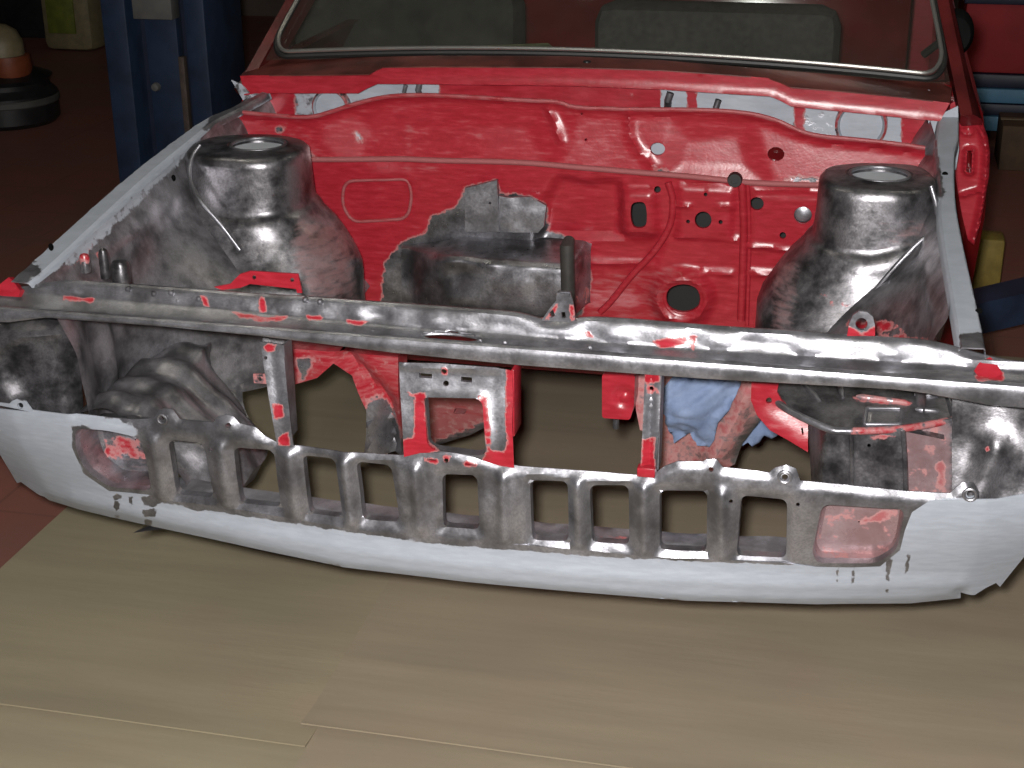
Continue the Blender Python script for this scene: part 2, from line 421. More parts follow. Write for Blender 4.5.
def tube_lamp(x, y, label):
    t = thing('fluorescent_lamp', label, 'lamp', (x, y, 2.52+ZB), 'ceiling tube lamps')
    MB().box((x-0.65, y-0.07, 2.53), (x+0.65, y+0.07, 2.598), 0.01).build('housing', 'grey', t)
    for s in (-1, 1): MB().tube([(x-0.6, y+s*0.035, 2.505), (x+0.6, y+s*0.035, 2.505)], 0.014, 10).build('tube', 'tube', t)
tube_lamp(-1.2, 0.4, 'fluorescent ceiling lamp above the left side of the engine bay')
tube_lamp(1.6, 1.6, 'fluorescent ceiling lamp above the right side of the car')
tube_lamp(0.2, -2.2, 'fluorescent ceiling lamp in front of the car')

# cardboard on the floor
def card(name, x0, x1, y0, y1, z, mat, label, curl=0.0):
    nx, ny = 40, 30
    def f(u, v):
        h = 0.004*noise.noise(Vector((u*2.0, v*3.0, z*50)))+0.003
        h += curl*math.exp(-((v-y0)/0.03)**2)
        return (u, v, FZ+z+max(h, 0.0005))
    o = grid(name, f, np.linspace(x0, x1, nx), np.linspace(y0, y1, ny), mat, None, None, (0, 0, -0.003), loc=((x0+x1)/2, (y0+y1)/2, 0.004))
    o['label'] = label; o['category'] = 'cardboard'; o['group'] = 'cardboard sheets on the floor'; return o
card('cardboard_sheet', -1.04, -0.262, -0.06, 1.90, 0.0078, 'card', 'brown cardboard sheet under the left front corner of the car body', 0.006)
card('cardboard_sheet', -0.285, 1.12, -0.015, 1.90, 0.0152, 'card2', 'wide brown cardboard sheet under the right half of the slotted front panel', 0.006)
card('cardboard_sheet', -1.30, -0.20, -1.0, 0.02, 0.0005, 'card', 'brown cardboard sheet in the lower left, nearest the camera')
card('cardboard_sheet', -0.262, 1.2, -1.0, 0.05, 0.0078, 'card2', 'brown cardboard sheet along the bottom edge right of centre')

# ================================================================ THE CAR BODY
car = thing('car_body', 'stripped red car body shell with bare metal engine bay and grey primed front valance', 'car', (0, 1.2, 0.26))

# ---- front panel with slots, and primed valance
def SF(x, z):
    q = np.abs(x)/0.69
    return -0.06 + 0.03*q**2 + sst(-0.18, -0.46, z)*0.09*q**2.3 + 0.12*np.clip(q-1.03, 0, None)
LF = surfY(SF, -0.06)
SLOTS = [
 [(166,442),(202,445),(213,499),(175,496)], [(232,449),(272,452),(280,509),(239,505)], [(301,457),(334,460),(342,519),(308,515)],
 [(355,463),(390,467),(399,524),(362,521)], [(441,476),(476,477),(479,531),(442,529)], [(529,482),(567,483),(568,543),(531,542)],
 [(589,487),(628,487),(629,546),(591,544)], [(659,492),(707,493),(706,554),(659,551)], [(741,497),(787,501),(786,560),(736,557)]]
DUCT_L = [(75.6,428),(105,430),(140,438),(146,460),(152,491),(109,487),(86,470),(75,447)]
DUCT_R = [(822,504),(901,509),(904,514),(897,550),(877,563),(817,563),(812,553)]
TOP = [(-45,396),(9,404),(12,401),(17,399),(25,400),(32,410),(75,415),(130,421),(152,420),(157,412),(163,410),(171,411),(178,421),(212,424),(216,418),(224,416),(232,418),(238,425),(254,429),(262,437),(276,445),(300,448),(340,453),(400,457),(420,453),(450,452),(473,457),(507,466),(520,468),(640,477),(654,475.5),(664,468),(677,463),(703,463),(706,461),(716,461),(722,469),(769,474),(775,469),(786,466),(796,470),(800,482),(839,486),(908,493),(950,495),(955,490),(963,484),(974,485),(979,494),(977,500)]
SEAM = [(996,499),(930,500),(912,512),(905,530),(900,550),(880,566),(850,567),(817,567),(784,563),(727,560),(673,558),(613,553),(527,545),(440,541),(340,527),(300,520),(217,506),(160,500),(150,495),(109,491),(84,473),(72,447),(72,428),(60,416),(30,412),(-45,404)]
def rel_front(px, V):
    h = np.zeros(len(px))
    for s in SLOTS:
        d = segdist(px, s, True); h += 0.006*np.exp(-(d/4.0)**2)
    for a, b in (((221,447),(228,503)),((288,453),(296,515)),((345,460),(352,521)),((415,470),(420,528)),((503,478),(505,540)),((578,484),(580,543)),((644,488),(645,550)),((722,494),(722,556)),((154,440),(164,496))):
        h -= 0.008*np.exp(-(segdist(px, [a, b])/6.0)**2)
    h += 0.0025*nz(V, 14)
    top = segdist(px, TOP[6:], False); h += 0.006*np.exp(-(top/4.0)**2)
    return np.stack([0*h, h, 0*h], 1)
TABS = [(20,406,3.2),(163,418.5,2.6),(228,426,3),(711,469.5,2.6),(785,476.5,3.2),(970,494,3.2),(211,449.5,2),(731,501,2),(798,504,2),(446,461,2.4)]
fp = sheet('front_panel', TOP+SEAM[1:-1], LF, 'bright', car, [rounded(s, 7) for s in SLOTS]+[rounded(DUCT_L, 8), rounded(DUCT_R, 9)]+[circ(a, b, r, n=10) for a, b, r in TABS]+[[(427,459),(436,460),(436,462),(427,461)],[(465,463),(476,465),(476,467),(465,465)]],
  4.0, (0, 0.0018, 0), 0.013, rel_front,
  lambda V: pmpx(V, red=[[(424,457),(438,459),(437,464),(424,462)],[(463,461),(478,463),(477,468),(463,466)],[(443,455),(452,456),(452,462),(444,462)],([(668,474),(680,474),(678,480),(668,478)],.7)], prim=[[(-50,390),(60,405),(120,420),(140,430),(130,440),(90,428),(72,424),(72,450),(84,475),(109,493),(60,480),(-50,460)],[(930,500),(1000,494),(1010,520),(930,540),(908,545)]], haze=[]),
  label='bare metal front panel with nine slots')
ring('tab_eyelet', LF(np.array([[785., 476.5]]))[0]+[0, -0.002, 0], 0.008, 0.0025, 'bright', fp)
ring('tab_eyelet', LF(np.array([[970., 494.]]))[0]+[0, -0.002, 0], 0.008, 0.0025, 'bright', fp)
ring('tab_eyelet', LF(np.array([[163., 418.5]]))[0]+[0, -0.002, 0], 0.007, 0.0025, 'bright', fp)
BOT = [(1075,535),(1050,540),(1024,557),(1000,587),(996,583),(986,588),(975,595),(961,597),(961,603),(911,608),(817,609),(684,605),(580,597),(460,586),(340,571.5),(213,544),(107,521),(75,513),(46,504),(43,498),(21,482),(17,483),(0,455),(-45,425)]
def rel_val(px, V):
    d = segdist(px, BOT[7:19]); h = 0.013*np.clip(1-d/12.0, 0, 1)**1.3
    d2 = segdist(px, [(75,497),(213,525),(340,548),(460,563),(580,573),(684,580),(817,585),(961,583)]); h -= 0.004*np.exp(-(d2/7.0)**2)
    h += 0.0015*nz(V, 9)
    return np.stack([0*h, h, 0*h], 1)
drip = [[(112,493),(122,494),(121,500),(113,499)],[(113,502),(120,503),(119,512),(114,511)],[(114,515),(119,516),(119,524),(115,523)],[(128,495),(133,496),(132,508),(129,508)],[(141,496),(158,499),(157,507),(142,505)],[(142,509),(156,511),(156,517),(143,516)],[(144,519),(152,520),(151,529),(145,528)],[(188,501),(205,504),(200,512),(190,510)],[(836,566),(839,566),(838,582),(836,582)],[(851,566),(856,566),(854,584),(851,584)],[(886,560),(893,557),(889,582),(885,582)],[(886,586),(889,586),(888,596),(886,596)],[(907,554),(911,552),(908,574),(904,574)]]
val = sheet('front_valance', [(-45,404),(30,412),(60,416),(72,428),(72,447),(84,473),(109,491),(150,495),(160,500),(217,506),(300,520),(340,527),(440,541),(527,545),(613,553),(673,558),(727,560),(784,563),(817,567),(850,567),(880,566),(900,550),(905,530),(912,512),(930,500),(996,499),(1024,494),(1075,488)]+BOT, LF, 'bright', car, [], 4.0, (0, 0.002, 0), 0, rel_val,
  lambda V: pmpx(V, base=(0, 1.15, 0), bare=[q for q in drip]+[[(150,493),(300,517),(440,538),(613,550),(784,560),(800,566),(613,558),(440,545),(300,525),(150,502)]], soft=2.5), label='light grey primed lower valance')

# lower cross tube behind the slots
def lowsec(u, v):
    y0 = float(SF(np.array(u), np.array(-0.30)))
    prof = [(0.006, -0.316), (0.03, -0.306), (0.07, -0.306), (0.085, -0.318), (0.09, -0.335), (0.06, -0.348), (0.01, -0.350)]
    k = min(int(v), 5); t = v-k; a, b = prof[k], prof[k+1]
    d = 0.004*noise.noise(Vector((u*15, v, 3)))
    return (u, y0+a[0]+(b[0]-a[0])*t, a[1]+(b[1]-a[1])*t+d)
grid('lower_crossmember', lowsec, np.linspace(-0.52, 0.47, 120), np.linspace(0, 6, 19), 'satin', car, lambda V: pmpx(V, red=[([(590,535),(628,535),(628,543),(590,543)], .55)], soft=3))

# bumper pockets behind the two end openings
def pocket(poly, depth, mat, reds, hz, shrink=0.94):
    P = LF(np.array(resample(rounded(poly, 8), 5.0))); c = P.mean(0); n = len(P); V = []; F = []
    for k, (d, s) in enumerate(((0.004, 1.0), (depth*0.5, 0.98), (depth*0.9, shrink), (depth, shrink*0.9), (depth*1.02, 0.45), (depth*1.03, 0.02))):
        q = c+(P-c)*s; q[:, 1] = P[:, 1]*(1-min(1, k/3))+c[1]*min(1, k/3)+d; V += list(q)
    for k in range(5):
        for i in range(n): F.append((k*n+i, k*n+(i+1) % n, (k+1)*n+(i+1) % n, (k+1)*n+i))
    V = np.array(V)
    return mk('bumper_pocket', V, F, mat, car, pmpx(V, red=reds, haze=hz, soft=4))
pocket(DUCT_L, 0.07, 'body', [([(104,432),(145,440),(148,456),(120,462),(104,458)], 0.72), ([(90,472),(106,472),(104,480),(94,478)], .62)], [([(60,420),(170,420),(170,500),(60,500)],.5)])
pocket(DUCT_R, 0.035, 'body', [([(838,514),(897,510),(896,520),(870,525),(842,520)], 0.74), ([(810,500),(905,505),(905,565),(810,565)], .36)], [([(800,500),(910,500),(910,570),(800,570)],1.3)])

# ---- radiator support (upper crossmember)
def barsec(u, v):
    w = 0.003*noise.noise(Vector((u*7, 2, 0)))
    dip = -0.010*math.exp(-((u-0.115)/0.035)**2) - 0.02*float(sst(0.60, 0.74, abs(u)))
    ft = 0.011+w*0.6+dip
    ob = 0.005*noise.noise(Vector((u*11, 5, 0)))+0.005*noise.noise(Vector((u*27, 7, 0)))
    low = float(np.interp(u, [-0.8, -0.69, -0.63, -0.45, -0.30, -0.1, 0.08, 0.33, 0.58, 0.62, 0.70, 0.8], [-0.042, -0.036, -0.024, -0.0235, -0.027, -0.037, -0.041, -0.040, -0.034, -0.036, -0.046, -0.046]))
    zb = float(np.interp(u, [-0.8, -0.7, -0.4, -0.1, 0.24, 0.7], [-0.008, -0.009, -0.012, -0.019, -0.022, -0.018]))
    prof = [(0.034, ft-0.012), (0.030, ft-0.001), (0.025, ft), (0.019, ft-0.004), (0.015+ob, zb*0.4+0.002), (0.012, zb+0.002), (0.006, zb-0.002), (-0.012, (zb-0.026)/2-0.003), (-0.022, -0.0235), (-0.027, -0.019), (-0.032, -0.0165), (-0.037, -0.019), (-0.039, -0.025), (-0.039, (low-0.025)/2), (-0.038, low), (-0.034, low-0.001), (-0.022, low+0.002)]
    k = min(int(v), len(prof)-2); t = v-k; a, b = prof[k], prof[k+1]
    return (u, a[0]+(b[0]-a[0])*t, a[1]+(b[1]-a[1])*t)
def barhole(c): return (abs(c[0]-onZ([(452, 338)], -0.025)[0][0])/0.043)**2+((c[1]+0.004)/0.013)**2 < 1 and c[2] < -0.012 and c[2] > -0.032
BRED = [[(200,294),(207,297),(211,308),(203,306)],[(232,312),(246,314),(262,318),(285,316),(292,316),(280,322),(258,322),(240,318)],[(260,298),(266,298),(267,312),(260,314)],[(306,315),(324,316),(322,322),(308,321)],[(64,296),(95,299),(92,303),(62,301)],[(345,318),(372,322),(360,327),(347,325)],[(583,332),(590,330),(594,338),(585,338)],[(652,340),(685,336),(690,346),(660,350)],[(690,335),(698,335),(695,352),(690,352)],[(975,376),(1004,372),(1004,382),(976,382)]]
bar = grid('upper_crossmember', barsec, np.linspace(-0.80, 0.80, 330), np.linspace(0, 16, 40), 'bright', car, lambda V: pmpx(V, red=BRED, soft=3.0), None, barhole, label='bare metal radiator support bar')
bar.modifiers.new('thickness', 'SOLIDIFY').thickness = 0.0016
HC = (onZ([(452, 338)], -0.025)[0][0], -0.004); MB().tube([(HC[0]+0.0435*math.cos(2*math.pi*k/32), HC[1]+0.0135*math.sin(2*math.pi*k/32), -0.0238+0.08*0.0135*math.sin(2*math.pi*k/32)) for k in range(32)], 0.0026, 8, closed=True).build('hole_rim', 'bright', bar)
for k, (px, py) in enumerate([(128,289),(154,294),(171,293),(178,301),(199,299),(305,300),(320,302),(373,332),(480,341),(505,343),(590,348)]):
    P = onY([(px, py)], 0.016)[0] if k < 7 else onZ([(px, py)], -0.024)[0]
    MB().lathe([(0.0, -0.004), (0.0035, -0.003), (0.0048, 0.0), (0.004, 0.004)], P, 10, 'y').build('spot_weld', 'bright', bar)

# brackets standing on the bar
def rp(*polys, base=(1, 0, 0), bare=(), soft=3): return lambda V: pmpx(V, base=base, bare=bare, soft=soft)
sheet('hood_bracket', [(214,287),(230,284),(240,274),(250,271),(298,274),(302,293),(297,293),(296,289),(250,284),(240,288),(222,290)], planeY(0.036), 'body', car, [circ(254,277.5,2.2,n=8), circ(292,280,2.2,n=8)], 4, (0, 0.003, 0), 0, None, rp(), label='red paint left on the strip')
lb = sheet('latch_bracket', [(541,321),(550,308),(556,301),(557,292),(570,292),(573,302),(576,322)], planeY(0.012), 'bright', car, [[(549,313),(553,309),(555,316),(551,318)],[(561,312),(565,312),(566,318),(562,318)]], 3, (0, 0.004, 0), 0.006, None, lambda V: pmpx(V, red=[([(541,322),(556,303),(560,303),(550,320)], .8), ([(566,303),(574,303),(577,322),(570,322)], .8)], soft=3))
MB().box(tuple(onY([(557, 296)], 0.008)[0]), tuple(onY([(571, 291)], 0.02)[0])).build('bent_tip', 'bright', lb)
sheet('hook_eye', [(847,336),(849,324),(853,315),(859,311),(867,312),(873,317),(875,326),(875,336)], planeY(0.022), 'bright', car, [circ(861.5,324,6.2,n=16)], 3, (0, 0.006, 0), 0.004, None, lambda V: pmpx(V, red=[[(845,328),(852,328),(862,333),(870,328),(877,326),(877,338),(845,338)]], soft=3))
def gusset(pts, ys):
    P = np.array([onY([p], y)[0] for p, y in zip(pts, ys)]); mb = MB()
    n = len(P); mb.add(list(P)+list(P+[0, 0.012, -0.004]), [tuple(range(n))[::-1], tuple(range(n, 2*n))]+[(i, (i+1) % n, n+(i+1) % n, n+i) for i in range(n)])
    return mb.build('corner_gusset', 'body', car, lambda V: np.tile((1.0, 0, 0), (len(V), 1)))
gusset([(-8,293),(0,284),(9,277),(14,283),(20,290),(19,297),(2,296)], [0.0, 0.01, 0.02, 0.015, 0.0, -0.004, 0.0])
gusset([(974,371),(979,363),(990,357),(994,360),(998,366),(1003,374),(994,378),(978,376)], [0.0, 0.01, 0.02, 0.02, 0.01, -0.004, -0.006, -0.004])

# ---- pieces between the bar and the front panel
def metal_red(base=(0, 0, 0), red=(), haze=(), bare=(), soft=3): return lambda V: pmpx(V, base=base, red=red, haze=haze, bare=bare, soft=soft)
lp = sheet('latch_panel', [(399,362),(440,363),(497,367),(503,369),(512,371),(513,400),(512,420),(514,468),(500,466),(473,457),(450,452),(420,453),(404,457),(402,420),(400,390)], surfY(lambda x, z: -0.036-0.024*sst(-0.04, -0.16, z), -0.04), 'bright', car,
  [rounded([(424,396),(478,397),(483,402),(487,452),(478,456),(433,450),(427,444)], 5), [(419,373),(432,374),(432,378.5),(419,377.5)], [(461,376.5),(472,377.5),(472,382.5),(461,381.5)], circ(444,371,3,n=10), circ(446,383.5,3,n=10)], 4, (0, 0.002, 0), 0.016,
  lambda px, V: np.stack([0*px[:, 0], -0.004*np.exp(-(segdist(px, [(403,365),(497,369)])/4)**2)-0.005*np.exp(-(segdist(px, [(424,396),(480,397),(487,452)])/4)**2)+0.0008*np.exp(-(segdist(px, [(493,375),(497,450)])/4)**2), 0*px[:, 0]], 1),
  metal_red(red=[[(404,392),(425,392),(428,440),(440,450),(420,458),(402,460),(402,440),(413,438),(414,400)],[(478,396),(488,396),(492,450),(505,450),(505,367),(516,367),(516,470),(480,462),(487,450)],([(440,366),(449,366),(449,376),(440,376)],.8)], bare=[[(490,372),(503,372),(503,447),(492,447)]]), label='latch panel, half red paint half bare metal')
MB().box(tuple(onY([(511, 370)], -0.036)[0]+[0, 0, -0.10]), tuple(onY([(514, 370)], -0.036)[0]+[0, 0.045, 0]), 0.001).build('side_flange', 'body', lp, lambda V: np.tile((1.0, 0, 0), (len(V), 1)))
sp1 = sheet('support_strut', [(260,342),(283,345),(288,400),(293,447),(277,446),(269,400)], surfY(lambda x, z: -0.034-0.026*sst(-0.04, -0.16, z), -0.04), 'bright', car, [circ(265.5,358,1.8,n=8)], 3.5, (0, 0.003, 0), 0,
  lambda px, V: np.stack([0*px[:, 0], 0.002*np.exp(-(segdist(px, [(271,345),(284,446)])/5)**2), 0*px[:, 0]], 1),
  metal_red(red=[[(262,343),(277,344),(275,352),(266,352)],[(271,402),(283,404),(285,418),(275,420)],[(277,438),(288,430),(290,446),(278,446)]]))
MB().box(tuple(onY([(283, 345)], -0.034)[0]+[-0.001, 0, -0.145]), tuple(onY([(283, 345)], -0.034)[0]+[0.0015, 0.03, 0]), 0.0).build('side_flange', 'bright', sp1)
sheet('clip', [(253,374),(266,374),(267,384),(254,383)], planeY(-0.040), 'body', sp1, [circ(259.5,379,2.2,n=8)], 3, (0, 0.003, 0), 0, None, metal_red(base=(0.62, 0, 0.6)))
sp2 = sheet('support_strut', [(645,369),(661,370),(659,430),(656,474),(640,476),(643,420)], surfY(lambda x, z: -0.034-0.026*sst(-0.04, -0.16, z), -0.04), 'bright', car, [circ(651,390,2.2,n=8)], 3.5, (0, 0.003, 0), 0,
  lambda px, V: np.stack([0*px[:, 0], 0.006*np.exp(-(segdist(px, [(651,372),(649,474)])/4)**2), 0*px[:, 0]], 1),
  metal_red(red=[[(644,368),(661,368),(660,383),(645,383)],[(642,440),(655,436),(655,478),(640,478)],([(643,384),(662,384),(660,396),(644,396)],.55)]))
MB().box(tuple(onY([(661, 370)], -0.034)[0]+[-0.0015, 0, -0.148]), tuple(onY([(661, 370)], -0.034)[0]+[0.001, 0.03, 0]), 0.0).build('side_flange', 'bright', sp2)
ft = onY([(637, 467), (655, 478)], -0.066)
MB().box((ft[0][0], -0.068, ft[1][2]), (ft[1][0], -0.052, ft[0][2]), 0.002).build('foot_clamp', 'body', sp2, lambda V: np.tile((1.0, 0, 0), (len(V), 1)))

# ---- members seen through the front, further back
def plate(name, poly, Y, t, mat, pm, relief=None, holes=(), res=6, **kw):
    return sheet(name, poly, planeY(Y) if not callable(Y) else surfY(Y, 0.3), mat, car, holes, res, (0, t, 0), 0, relief, pm, **kw)
plate('engine_mount_arm', [(284,348),(398,357),(398,385),(401,458),(364,457),(368,432),(366,410),(350,378),(333,364),(317,378),(293,385)], lambda x, z: 0.22+0.25*np.clip(-0.18-z, 0, .12), 0.05, 'body',
  metal_red(base=(0.85, 0, 0.6), bare=[[(364,412),(372,402),(385,398),(395,418),(402,440),(402,460),(362,460)],[(296,360),(312,362),(303,378)]]),
  lambda px, V: np.stack([0*px[:, 0], 0.03*np.exp(-(segdist(px, [(345,360),(385,405),(390,455)])/8)**2)-0.015*np.exp(-(segdist(px, [(372,425),(372,455)])/6)**2), 0*px[:, 0]], 1))
plate('steering_shield', [(424,392),(492,394),(490,425),(470,435),(450,441),(430,448)], lambda x, z: 0.42+0.6*np.clip(-0.25-z, 0, .2), 0.03, 'body', metal_red(base=(0.8, 0, 1.0), bare=[[(430,446),(450,437),(470,430),(488,420),(492,430),(450,448)]]), None, [rounded([(455,408),(467,409),(465,414),(453,414)], 2)])
hb = onY([(602, 377), (634, 419)], 0.16)
mb = plate('mount_block', rounded([(602,374),(635,375),(634,405),(630,420),(602,418)], 3), 0.16, 0.05, 'body', metal_red(base=(1, 0, 0.2)), lambda px, V: np.stack([0*px[:, 0], 0.006*np.exp(-(segdist(px, circ(624,398,6), True)/3)**2), 0*px[:, 0]], 1), (), 4)
s0 = onY([(616, 421)], 0.18)[0]; MB().tube([s0+[0, 0, 0.004], s0+[0, 0, -0.012]], 0.005, 10).build('stud', 'body', mb)
plate('rear_flange', [(634,372),(648,372),(647,432),(640,430),(636,410)], 0.2, 0.02, 'body', metal_red(base=(0.62, 0, 1.0)), None, (), 5)
plate('control_arm', [(655,372),(780,372),(774,398),(757,424),(743,441),(739,452),(735,464),(715,470),(660,470)], lambda x, z: 0.34+0.3*np.clip(-0.22-z, 0, .2), 0.05, 'body', metal_red(base=(0.58, 0, 1.1), bare=[[(772,398),(780,400),(745,445),(738,464),(730,464),(738,440),(755,420)]]),
  lambda px, V: np.stack([0*px[:, 0], -0.03*np.exp(-(segdist(px, [(750,385),(715,455)])/14)**2)+0.006*nz(V, 25), 0*px[:, 0]], 1))
plate('curved_bracket', [(752,368),(782,368),(777,392),(782,401),(795,411),(808,420),(808,452),(790,441),(770,430),(757,415),(751,400)], lambda x, z: 0.13-0.25*np.clip(-0.14-z, 0, .1), 0.006, 'body', metal_red(base=(1, 0, 0.35)),
  lambda px, V: np.stack([0*px[:, 0], -0.003*np.exp(-(segdist(px, [(762,372),(760,395),(768,415),(806,440)])/10)**2), 0*px[:, 0]], 1), [circ(769,400,3,n=10), [(801,428),(803,427),(804,434),(802,434)]])

# ---- right headlamp shelf and the end of the right frame rail
def tz(x, y): return -0.142+0.28*(y-0.12)
TRAY = [(772,366),(945,374),(950,395),(955,420),(930,426),(900,430),(845,432),(826,429),(790,412),(774,402)]
RIBS = [[(860,383),(908,388)],[(856,397),(910,404)],[(915,383),(933,384)],[(914,395),(938,397)],[(915,410),(940,412)],[(838,372),(843,398)],[(820,402),(800,380)]]
def rel_tray(px, V):
    h = np.zeros(len(px))
    h -= 0.004*polymask(px, [(868,411),(900,411),(900,424),(866,424)], 2)
    return np.stack([0*h, 0*h, h+0.002*nz(V, 20)], 1)
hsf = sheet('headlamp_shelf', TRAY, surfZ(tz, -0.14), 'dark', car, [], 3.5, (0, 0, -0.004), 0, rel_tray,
  lambda V: pmpx(V, red=[([(852,380),(885,383),(912,387),(908,391),(856,386)],.9),([(852,396),(880,398),(912,402),(908,406),(855,402)],.9),([(820,432),(850,435),(905,433),(955,424),(955,418),(900,426),(850,430)],.65),([(862,408),(868,408),(868,426),(862,426)],.7)], soft=3), label='ribbed sheet metal shelf')
TRZ = surfZ(tz, -0.14)
for k, r in enumerate(RIBS):
    MB().tube(TRZ(np.array(resample(r, 6, False)))+[0, 0, 0.001], [0.002]+[0.0048]*(len(resample(r, 6, False))-2)+[0.002], 10).build('pressed_rib', 'bright', hsf, (lambda V: pmpx(V, base=(0.62, 0, 0.8))) if k < 2 else None, angle=60)
MB().tube(TRZ(np.array(smoothline([(775,400),(790,411),(826,428),(845,431),(900,429),(953,420)], 5))), 0.0055, 10).build('shelf_edge', 'bright', hsf, lambda V: pmpx(V, red=[([(850,425),(960,410),(960,432),(850,440)],.6)]), angle=60)
MB().tube(TRZ(np.array([(942,376),(948,398),(954,420)], float)), 0.0045, 10).build('shelf_edge', 'bright', hsf, angle=60)
PB = TRZ(np.array(rounded([(866,409),(902,409),(901,425),(864,425)], 3))); MB().tube(PB+[0, 0, 0.001], 0.003, 8, closed=True).build('pressed_rib', 'bright', hsf, angle=60)
FY = 0.085
def rel_end(px, V):
    h = 0.006*polymask(px, [(852,425),(910,425),(910,500),(852,500)], 4)+0.003*nz(V, 18)
    return np.stack([0*h, h, 0*h], 1)
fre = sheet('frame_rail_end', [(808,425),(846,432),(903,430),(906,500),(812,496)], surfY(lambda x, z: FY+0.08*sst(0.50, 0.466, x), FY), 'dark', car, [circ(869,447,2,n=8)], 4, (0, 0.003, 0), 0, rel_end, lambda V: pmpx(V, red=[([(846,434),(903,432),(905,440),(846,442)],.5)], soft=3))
MB().tube(surfY(lambda x, z: FY-0.002+0*x, FY)(np.array([(851,434),(852,460),(852,494)], float)), 0.003, 8).build('seam_bead', 'dark', fre)
MB().tube(surfY(lambda x, z: FY-0.001+0*x, FY)(np.array([(903,431),(905,460),(906,496)], float)), 0.0035, 8).build('seam_bead', 'dark', fre)
sheet('rail_side_plate', [(903,426),(958,418),(957,502),(906,500)], surfY(lambda x, z: FY+0.03+0*x, FY), 'body', car, [], 5, (0, 0.003, 0), 0, None, lambda V: pmpx(V, red=[([(903,426),(958,418),(957,502),(906,500)],.40),([(934,462),(945,457),(949,488),(936,490)],.75)], haze=[([(900,420),(960,420),(960,500),(900,500)],1.3)], bare=[[(950,420),(960,420),(960,500),(950,500)]], soft=4))
def rel_corner(px, V):
    h = -0.014*np.exp(-(segdist(px, [(994,445),(987,468),(976,495)])/15)**2)+0.006*nz(V, 16)
    return np.stack([0*h, h, 0*h], 1)
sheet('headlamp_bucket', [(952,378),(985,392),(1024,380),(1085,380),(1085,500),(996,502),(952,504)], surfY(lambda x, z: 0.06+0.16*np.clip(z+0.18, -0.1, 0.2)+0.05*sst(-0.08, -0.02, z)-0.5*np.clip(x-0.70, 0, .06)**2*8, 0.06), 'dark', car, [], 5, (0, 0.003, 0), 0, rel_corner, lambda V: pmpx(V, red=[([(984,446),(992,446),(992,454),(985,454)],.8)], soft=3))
def rel_cornerL(px, V):
    h = -0.02*np.exp(-(segdist(px, [(12,398),(0,378),(-10,360)])/12)**2)+0.03*np.exp(-(segdist(px, [(76,320),(70,350),(80,420)])/9)**2)-0.012*np.exp(-(segdist(px, [(0,345),(40,325)])/14)**2)+0.006*nz(V, 14)
    return np.stack([0*h, h, 0*h], 1)
sheet('headlamp_bucket', [(-60,310),(62,316),(72,340),(70,370),(76,420),(60,418),(-60,412)], surfY(lambda x, z: 0.05+0.12*sst(-0.09, -0.03, z), 0.06), 'dark', car, [], 5, (0, 0.003, 0), 0, rel_cornerL, lambda V: pmpx(V))

# ---- frame rails running back under the inner wings
def rail(side):
    prof = [(0.70, -0.30), (0.665, -0.235), (0.625, -0.20), (0.58, -0.192), (0.545, -0.20), (0.515, -0.222), (0.47, -0.255), (0.425, -0.30), (0.405, -0.345), (0.43, -0.385), (0.52, -0.40)]
    def f(u, v):
        k = min(int(v), len(prof)-2); t = v-k; a, b = prof[k], prof[k+1]
        x = a[0]+(b[0]-a[0])*t; z = a[1]+(b[1]-a[1])*t
        rib = 0.006*math.cos(u*2*math.pi/0.075)*float(sst(0.5, 1.5, v)*sst(9, 7, v))
        bul = 0.012*noise.noise(Vector((u*9, v*0.8, side*4)))
        end = (0.05*float(sst(0.10, 0.0, u))+0.13*float(sst(0.20, 0.38, u)))*float(sst(3.5, 7, v))
        z = max(z, -0.40+0.12*float(sst(0.2, 0.4, u)))
        return (side*(x-rib*0.5+end*0.8), u, z+rib+bul)
    return grid('frame_rail', f, np.linspace(0.015, 0.95, 110), np.linspace(0, 10, 46), 'wing', car, lambda V: pmpx(V, red=[([(160,430),(172,425),(175,445),(160,445)],.5)]), None, angle=60)
rail(-1)
def rail_r():
    prof = [(0.66, -0.16), (0.60, -0.152), (0.515, -0.155), (0.50, -0.17), (0.495, -0.30), (0.52, -0.36), (0.62, -0.36)]
    def f(u, v):
        k = min(int(v), len(prof)-2); t = v-k; a, b = prof[k], prof[k+1]
        return (a[0]+(b[0]-a[0])*t, u, a[1]+(b[1]-a[1])*t+0.004*noise.noise(Vector((u*9, v, 9))))
    grid('frame_rail', f, np.linspace(0.10, 0.95, 60), np.linspace(0, 6, 26), 'dark', car, lambda V: pmpx(V))
rail_r()

